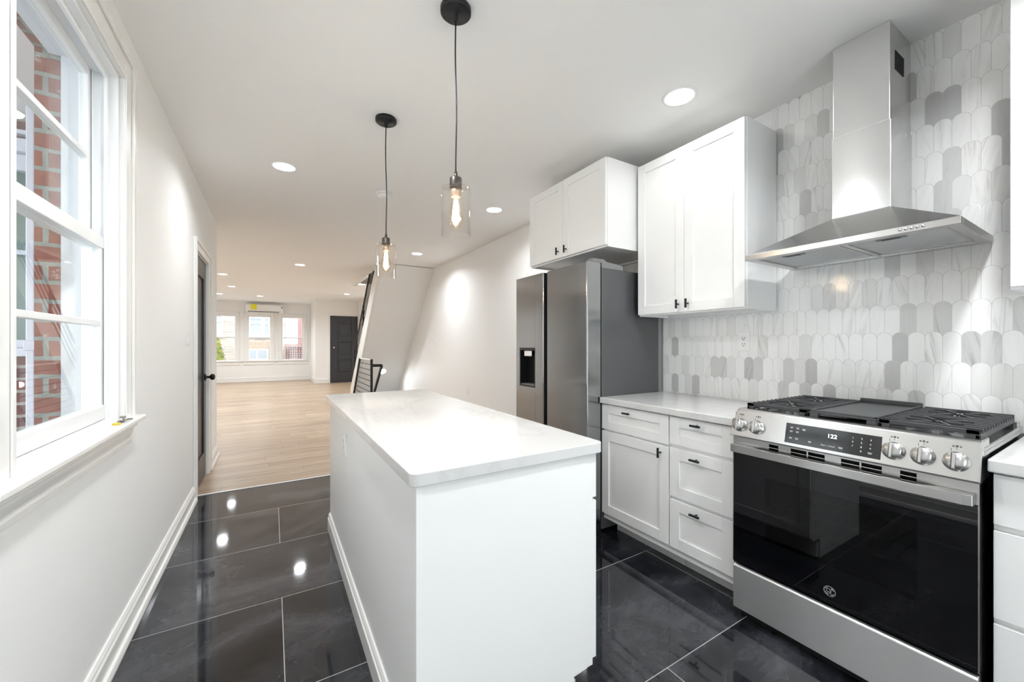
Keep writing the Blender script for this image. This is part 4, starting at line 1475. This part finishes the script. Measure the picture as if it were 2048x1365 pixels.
y_hi, y_lo = 6.862, 9.69
bm = bm_new()
prism(bm, [(y_hi, SB(y_hi)), (y_lo, SB(y_lo)), (y_lo, SB(y_lo) + 0.06), (y_hi + 0.06, SB(y_hi)), (y_hi, SB(y_hi))][:4], 'x', 1.6005, RX - 0.001)
obj('soffit', bm, 'wall_paint', stair)
bm = bm_new()
ye = 9.85
prism(bm, [(y_hi + 0.0, SB(y_hi) - 0.004), (y_lo, SB(y_lo) - 0.004), (ye, 0.0), (ye, 0.06), (ye - 0.05, 0.26), (7.21, 2.638), (y_hi, 2.638)], 'x', 1.55, 1.60)
obj('stringer', bm, 'trim_paint', stair, 0.003)
bm = bm_new()
n = 13
y = 9.83
z = 0.0
while z < 2.42:
    z += 0.195
    box(bm, 1.622, RX - 0.001, y - 0.193 - 0.025, y, z - 0.03, z)
    box(bm, 1.622, RX - 0.001, y - 0.02, y, z - 0.195, z - 0.03)
    y -= 0.193
obj('treads', bm, 'oak_planks', stair)

sr = thing('stair_railing', 'black metal railing with rods parallel to the white stair stringer', 'railing', (1.57, 9.4, 0))


def HR(y):
    return 1.12 + 0.92 * (9.43 - y)


obj('handrail', bar(bm_new(), (1.575, 9.43, HR(9.43)), (1.575, 7.45, HR(7.45)), 0.022, 0.025), 'black_metal', sr, 0.003)
for k in range(4):
    f = (k + 1) / 5.0
    def zz(y):
        lo = SB(y) + 0.36
        return lo + (HR(y) - lo) * f
    obj('rod', bar(bm_new(), (1.575, 9.42, zz(9.42)), (1.575, 7.45, zz(7.45)), 0.011, 0.011), 'black_metal', sr)
for y in (9.43, 8.42, 7.45):
    obj('post', B(1.56, 1.59, y - 0.015, y + 0.015, SB(y) + 0.30 if y > 8 else SB(y) + 0.30, HR(y) + 0.012), 'black_metal', sr, 0.002)

gr = thing('guard_railing', 'low black guard railing with thin rods beside the basement stairs', 'railing', (1.52, 7.7, 0))
obj('post', B(1.50, 1.54, 7.36, 7.40, 0, 1.0), 'black_metal', gr, 0.003)
obj('top_rail', bar(bm_new(), (1.52, 7.38, 0.99), (1.52, 8.45, 0.99), 0.03, 0.02), 'trim_paint', gr, 0.002)
for k in range(9):
    z = 0.90 - k * 0.1
    obj('rod', bar(bm_new(), (1.52, 7.38, z), (1.52, 8.53 + k * 0.09, z), 0.012, 0.012), 'black_metal', gr)
bm = bm_new()
bar(bm, (1.52, 8.49, 0.98), (1.52, 9.30, 0.06), 0.03, 0.05)
obj('end_bracket', bm, 'black_metal', gr)
obj('return_rail', bar(bm_new(), (1.53, 7.38, 0.885), (1.70, 7.38, 0.885), 0.03, 0.05), 'black_metal', gr, 0.003)
bm = bm_new()
bar(bm, (1.70, 7.38, 0.885), (1.70, 8.35, 0.02), 0.035, 0.05)
obj('sloping_rail', bm, 'black_metal', gr, 0.003)

# recessed light on the stair underside
ang = math.atan(SL)
downlight(2.041, 8.795, 'round light glowing on the sloping stair underside', 2.0, SB(8.795), -ang)

# ---------------------------------------------------------------- mini-split air conditioner
ac = thing('air_conditioner', 'white wall air conditioner with yellow energy label over the bay windows', 'air conditioner', (-0.22, FAR, 2.36))
bm = bm_new()
prism(bm, [(FAR - 0.001, 2.36), (FAR - 0.12, 2.355), (FAR - 0.20, 2.41), (FAR - 0.215, 2.60), (FAR - 0.20, 2.635), (FAR - 0.001, 2.64)], 'x', -0.77, 0.325)
obj('body', bm, 'white_plastic', ac, 0.008)
bm = B(-0.70, 0.20, FAR - 0.19, FAR - 0.13, 2.368, 2.392)
obj('louvre', bm, 'grey_plastic', ac, 0.004)
obj('energy_label', B(-0.62, -0.46, FAR - 0.219, FAR - 0.205, 2.455, 2.63), 'label_yellow', ac)
obj('indicator', B(0.255, 0.30, FAR - 0.2175, FAR - 0.20, 2.53, 2.56), 'print_grey', ac)

# ---------------------------------------------------------------- keys on the side window sill
ky = thing('key_bunch', 'small bunch of keys with a yellow head lying on the window sill', 'keys', (LX + 0.03, 2.2, 0.948))
bm = bm_new()
m4 = T(LX + 0.026, 2.115, 0.9482, 0.05, 0, 0.2)
lathe(bm, [(0.0, 0.0), (0.012, 0.0), (0.014, 0.002), (0.012, 0.006), (0.0, 0.006)], 20, m4, False)
obj('yellow_key_head', bm, 'key_yellow', ky)
for k, (dy, a, l) in enumerate(((0.02, 0.1, 0.05), (0.035, -0.35, 0.045), (0.055, 0.3, 0.05))):
    bm = bm_new()
    m4 = T(LX + 0.026 + 0.004 * k, 2.115 + dy, 0.950 + 0.003 * k, 0.06 * k, 0, a)
    hexa(bm, [m4 @ Vector(c) for c in ((-0.004, 0, 0), (0.004, 0, 0), (0.003, l, 0), (-0.003, l, 0), (-0.004, 0, 0.002), (0.004, 0, 0.002), (0.003, l, 0.002), (-0.003, l, 0.002))])
    lathe(bm, [(0.0, -0.001), (0.010, -0.001), (0.010, 0.003), (0, 0.003)], 16, m4 @ T(0, l, 0.0), False)
    obj('key', bm, 'key_steel', ky)

# ---------------------------------------------------------------- outside the side window
nw = thing('neighbour_wall', 'brick wall of the light well outside the side window', 'wall', (-2.2, 3.6, -0.6), kind='structure')
bm = bm_new()
grid_wall(bm, 'x', -4.2, LX - 0.12, -0.6, 5.5, 3.60, 3.80, [(-2.3, -1.22, 1.24, 2.42)])
obj('brickwork', bm, 'alley_brick', nw)
bm = B(-2.3, -1.22, 3.60, 3.66, 1.24, 1.29, -2.3, -1.22, 3.60, 3.66, 2.32, 2.42, -1.27, -1.22, 3.60, 3.66, 1.29, 2.32, -2.3, -2.25, 3.60, 3.66, 1.29, 2.32, -2.25, -1.27, 3.62, 3.66, 1.81, 1.84, -2.36, -1.24, 3.54, 3.60, 1.19, 1.24,
       -2.36, -1.26, 3.55, 3.60, 2.42, 2.50, -2.40, -1.24, 3.53, 3.60, 2.52, 2.545)
wf = obj('window_frame', bm, 'downspout_paint', nw, 0.004)
obj('window_pane', B(-2.25, -1.27, 3.645, 3.65, 1.29, 2.32), 'green_pane', wf)
ds_ = thing('downspout', 'pale painted downspout running up outside the side window', 'downspout', (-1.15, 3.3, -0.6))
obj('pipe', B(-1.172, -1.136, 3.27, 3.32, -0.6, 5.0), 'downspout_paint', ds_, 0.006)
for z in (1.24, 2.66):
    obj('bracket', B(-1.178, -1.130, 3.262, 3.326, z - 0.012, z + 0.045), 'downspout_paint', ds_, 0.004)
tag(obj('ground_light_well', B(-6.0, LX - 0.3, REAR - 0.5, 3.9, -0.8, -0.6), 'asphalt'), 'ground of the light well outside', 'ground', kind='structure')

# ---------------------------------------------------------------- across the street
FY = 27.0
hs = thing('house', 'stone row house across the street seen through the bay windows', 'house', (0, FY, -1.0), kind='structure')
hwin = [(-3.6, -2.32, 1.78, 2.95), (-1.15, -0.12, 1.75, 2.86), (-1.17, -0.2, 0.42, 1.02), (0.74, 1.26, 1.32, 2.80)]
bm = bm_new()
grid_wall(bm, 'x', -9, 1.32, -1, 7.0, FY, FY + 0.3, [hwin[0], hwin[1], hwin[3]])
obj('stone_wall', bm, 'street_stone', hs)
obj('brick_wall', B(1.321, 8, FY + 0.01, FY + 0.3, -1, 7.0), 'street_brick', hs)
obj('brick_lintel', B(-1.25, -0.02, FY - 0.02, FY, 1.03, 1.42), 'tan_brick', hs)


def hwindow(x0, x1, z0, z1, mull, rail, pane):
    f = 0.09
    bm = B(x0 - 0.1, x1 + 0.1, FY - 0.10, FY, z0 - 0.12, z0, x0, x0 + f, FY - 0.05, FY + 0.1, z0, z1, x1 - f, x1, FY - 0.05, FY + 0.1, z0, z1, x0 + f, x1 - f, FY - 0.05, FY + 0.1, z1 - f, z1, x0 + f, x1 - f, FY - 0.05, FY + 0.1, z0, z0 + f)
    for q in mull:
        box(bm, q - 0.1, q + 0.1, FY - 0.05, FY + 0.1, z0 + f, z1 - f)
    for q in rail:
        box(bm, x0 + f, x1 - f, FY - 0.03, FY + 0.1, q - 0.04, q + 0.04)
    o = obj('window_frame', bm, 'vinyl', hs)
    obj('window_pane', B(x0 + f, x1 - f, FY + 0.02, FY + 0.04, z0 + f, z1 - f), pane, o)


hwindow(*hwin[0], [], [2.55], 'grey_pane')
hwindow(*hwin[1], [-0.47], [2.5], 'grey_pane')
bm_ = hwin[2]
o = obj('basement_window', B(bm_[0], bm_[1], FY - 0.06, FY, bm_[2], bm_[3]), 'vinyl', hs)
obj('window_pane', B(bm_[0] + 0.05, -0.78, FY - 0.07, FY - 0.06, 0.48, 0.96, -0.72, -0.28, FY - 0.07, FY - 0.06, 0.48, 0.96), 'grey_pane', o)
obj('storm_door', B(0.74, 1.26, FY + 0.02, FY + 0.10, 1.32, 2.8, 0.70, 0.76, FY - 0.03, FY + 0.1, 1.32, 2.86, 1.24, 1.30, FY - 0.03, FY + 0.1, 1.32, 2.86, 0.80, 1.20, FY - 0.01, FY + 0.02, 1.36, 1.75, 0.80, 1.20, FY - 0.01, FY + 0.02, 1.85, 2.70), 'vinyl', hs)
obj('porch', B(0.66, 2.6, FY - 1.4, FY - 0.12, -1.0, 1.28), 'street_brick', hs)
sh = thing('shrub', 'cone-shaped orange and green shrub outside the leftmost bay window', 'shrub', (-2.75, 25.0, -1.0))
bm = bm_new()
rnd = random.Random(3)
for k in range(2600):
    t = rnd.random() ** 0.7
    zz_ = 1.72 - t * 2.6
    rr = 0.06 + 0.62 * t
    a = rnd.random() * 2 * PI
    r_ = rr * (0.75 + 0.3 * rnd.random())
    c = Vector((-2.42 + r_ * math.cos(a), 25.0 + r_ * math.sin(a), zz_))
    s = 0.07
    d1_ = Vector((rnd.uniform(-1, 1), rnd.uniform(-1, 1), rnd.uniform(0, 1))) * s
    d2_ = Vector((rnd.uniform(-1, 1), rnd.uniform(-1, 1), rnd.uniform(-1, 1))) * s * 0.7
    vs = [bm.verts.new(c), bm.verts.new(c + d1_), bm.verts.new(c + d1_ * 0.4 + d2_)]
    bm.faces.new(vs)
obj('foliage', bm, 'conifer_leaf', sh)
bm = bm_new()
lathe(bm, [(0.58, -1.0), (0.54, -0.7), (0.06, 1.6), (0, 1.65)], 20, T(-2.42, 25.0, 0))
obj('core', bm, 'conifer_leaf', sh)
fc = thing('fence', 'black iron fence outside the rightmost bay window', 'fence', (1.2, 24.0, -1.0))
bm = B(0.62, 2.3, 23.98, 24.02, 1.08, 1.12, 0.62, 2.3, 23.98, 24.02, 0.34, 0.38)
for k in range(5):
    box(bm, 0.62, 2.3, 23.99, 24.01, 0.48 + k * 0.125, 0.505 + k * 0.125)
obj('rails', bm, 'black_metal', fc)
for k in range(16):
    x = 0.63 + k * 0.11
    obj('picket', B(x - 0.012, x + 0.012, 23.985, 24.015, -1.0, 1.16), 'black_metal', fc)
tag(obj('ground_street', B(-30, 30, FAR + 0.4, 60, -1.2, -1.0), 'asphalt'), 'street and front gardens outside the bay', 'ground', kind='structure')
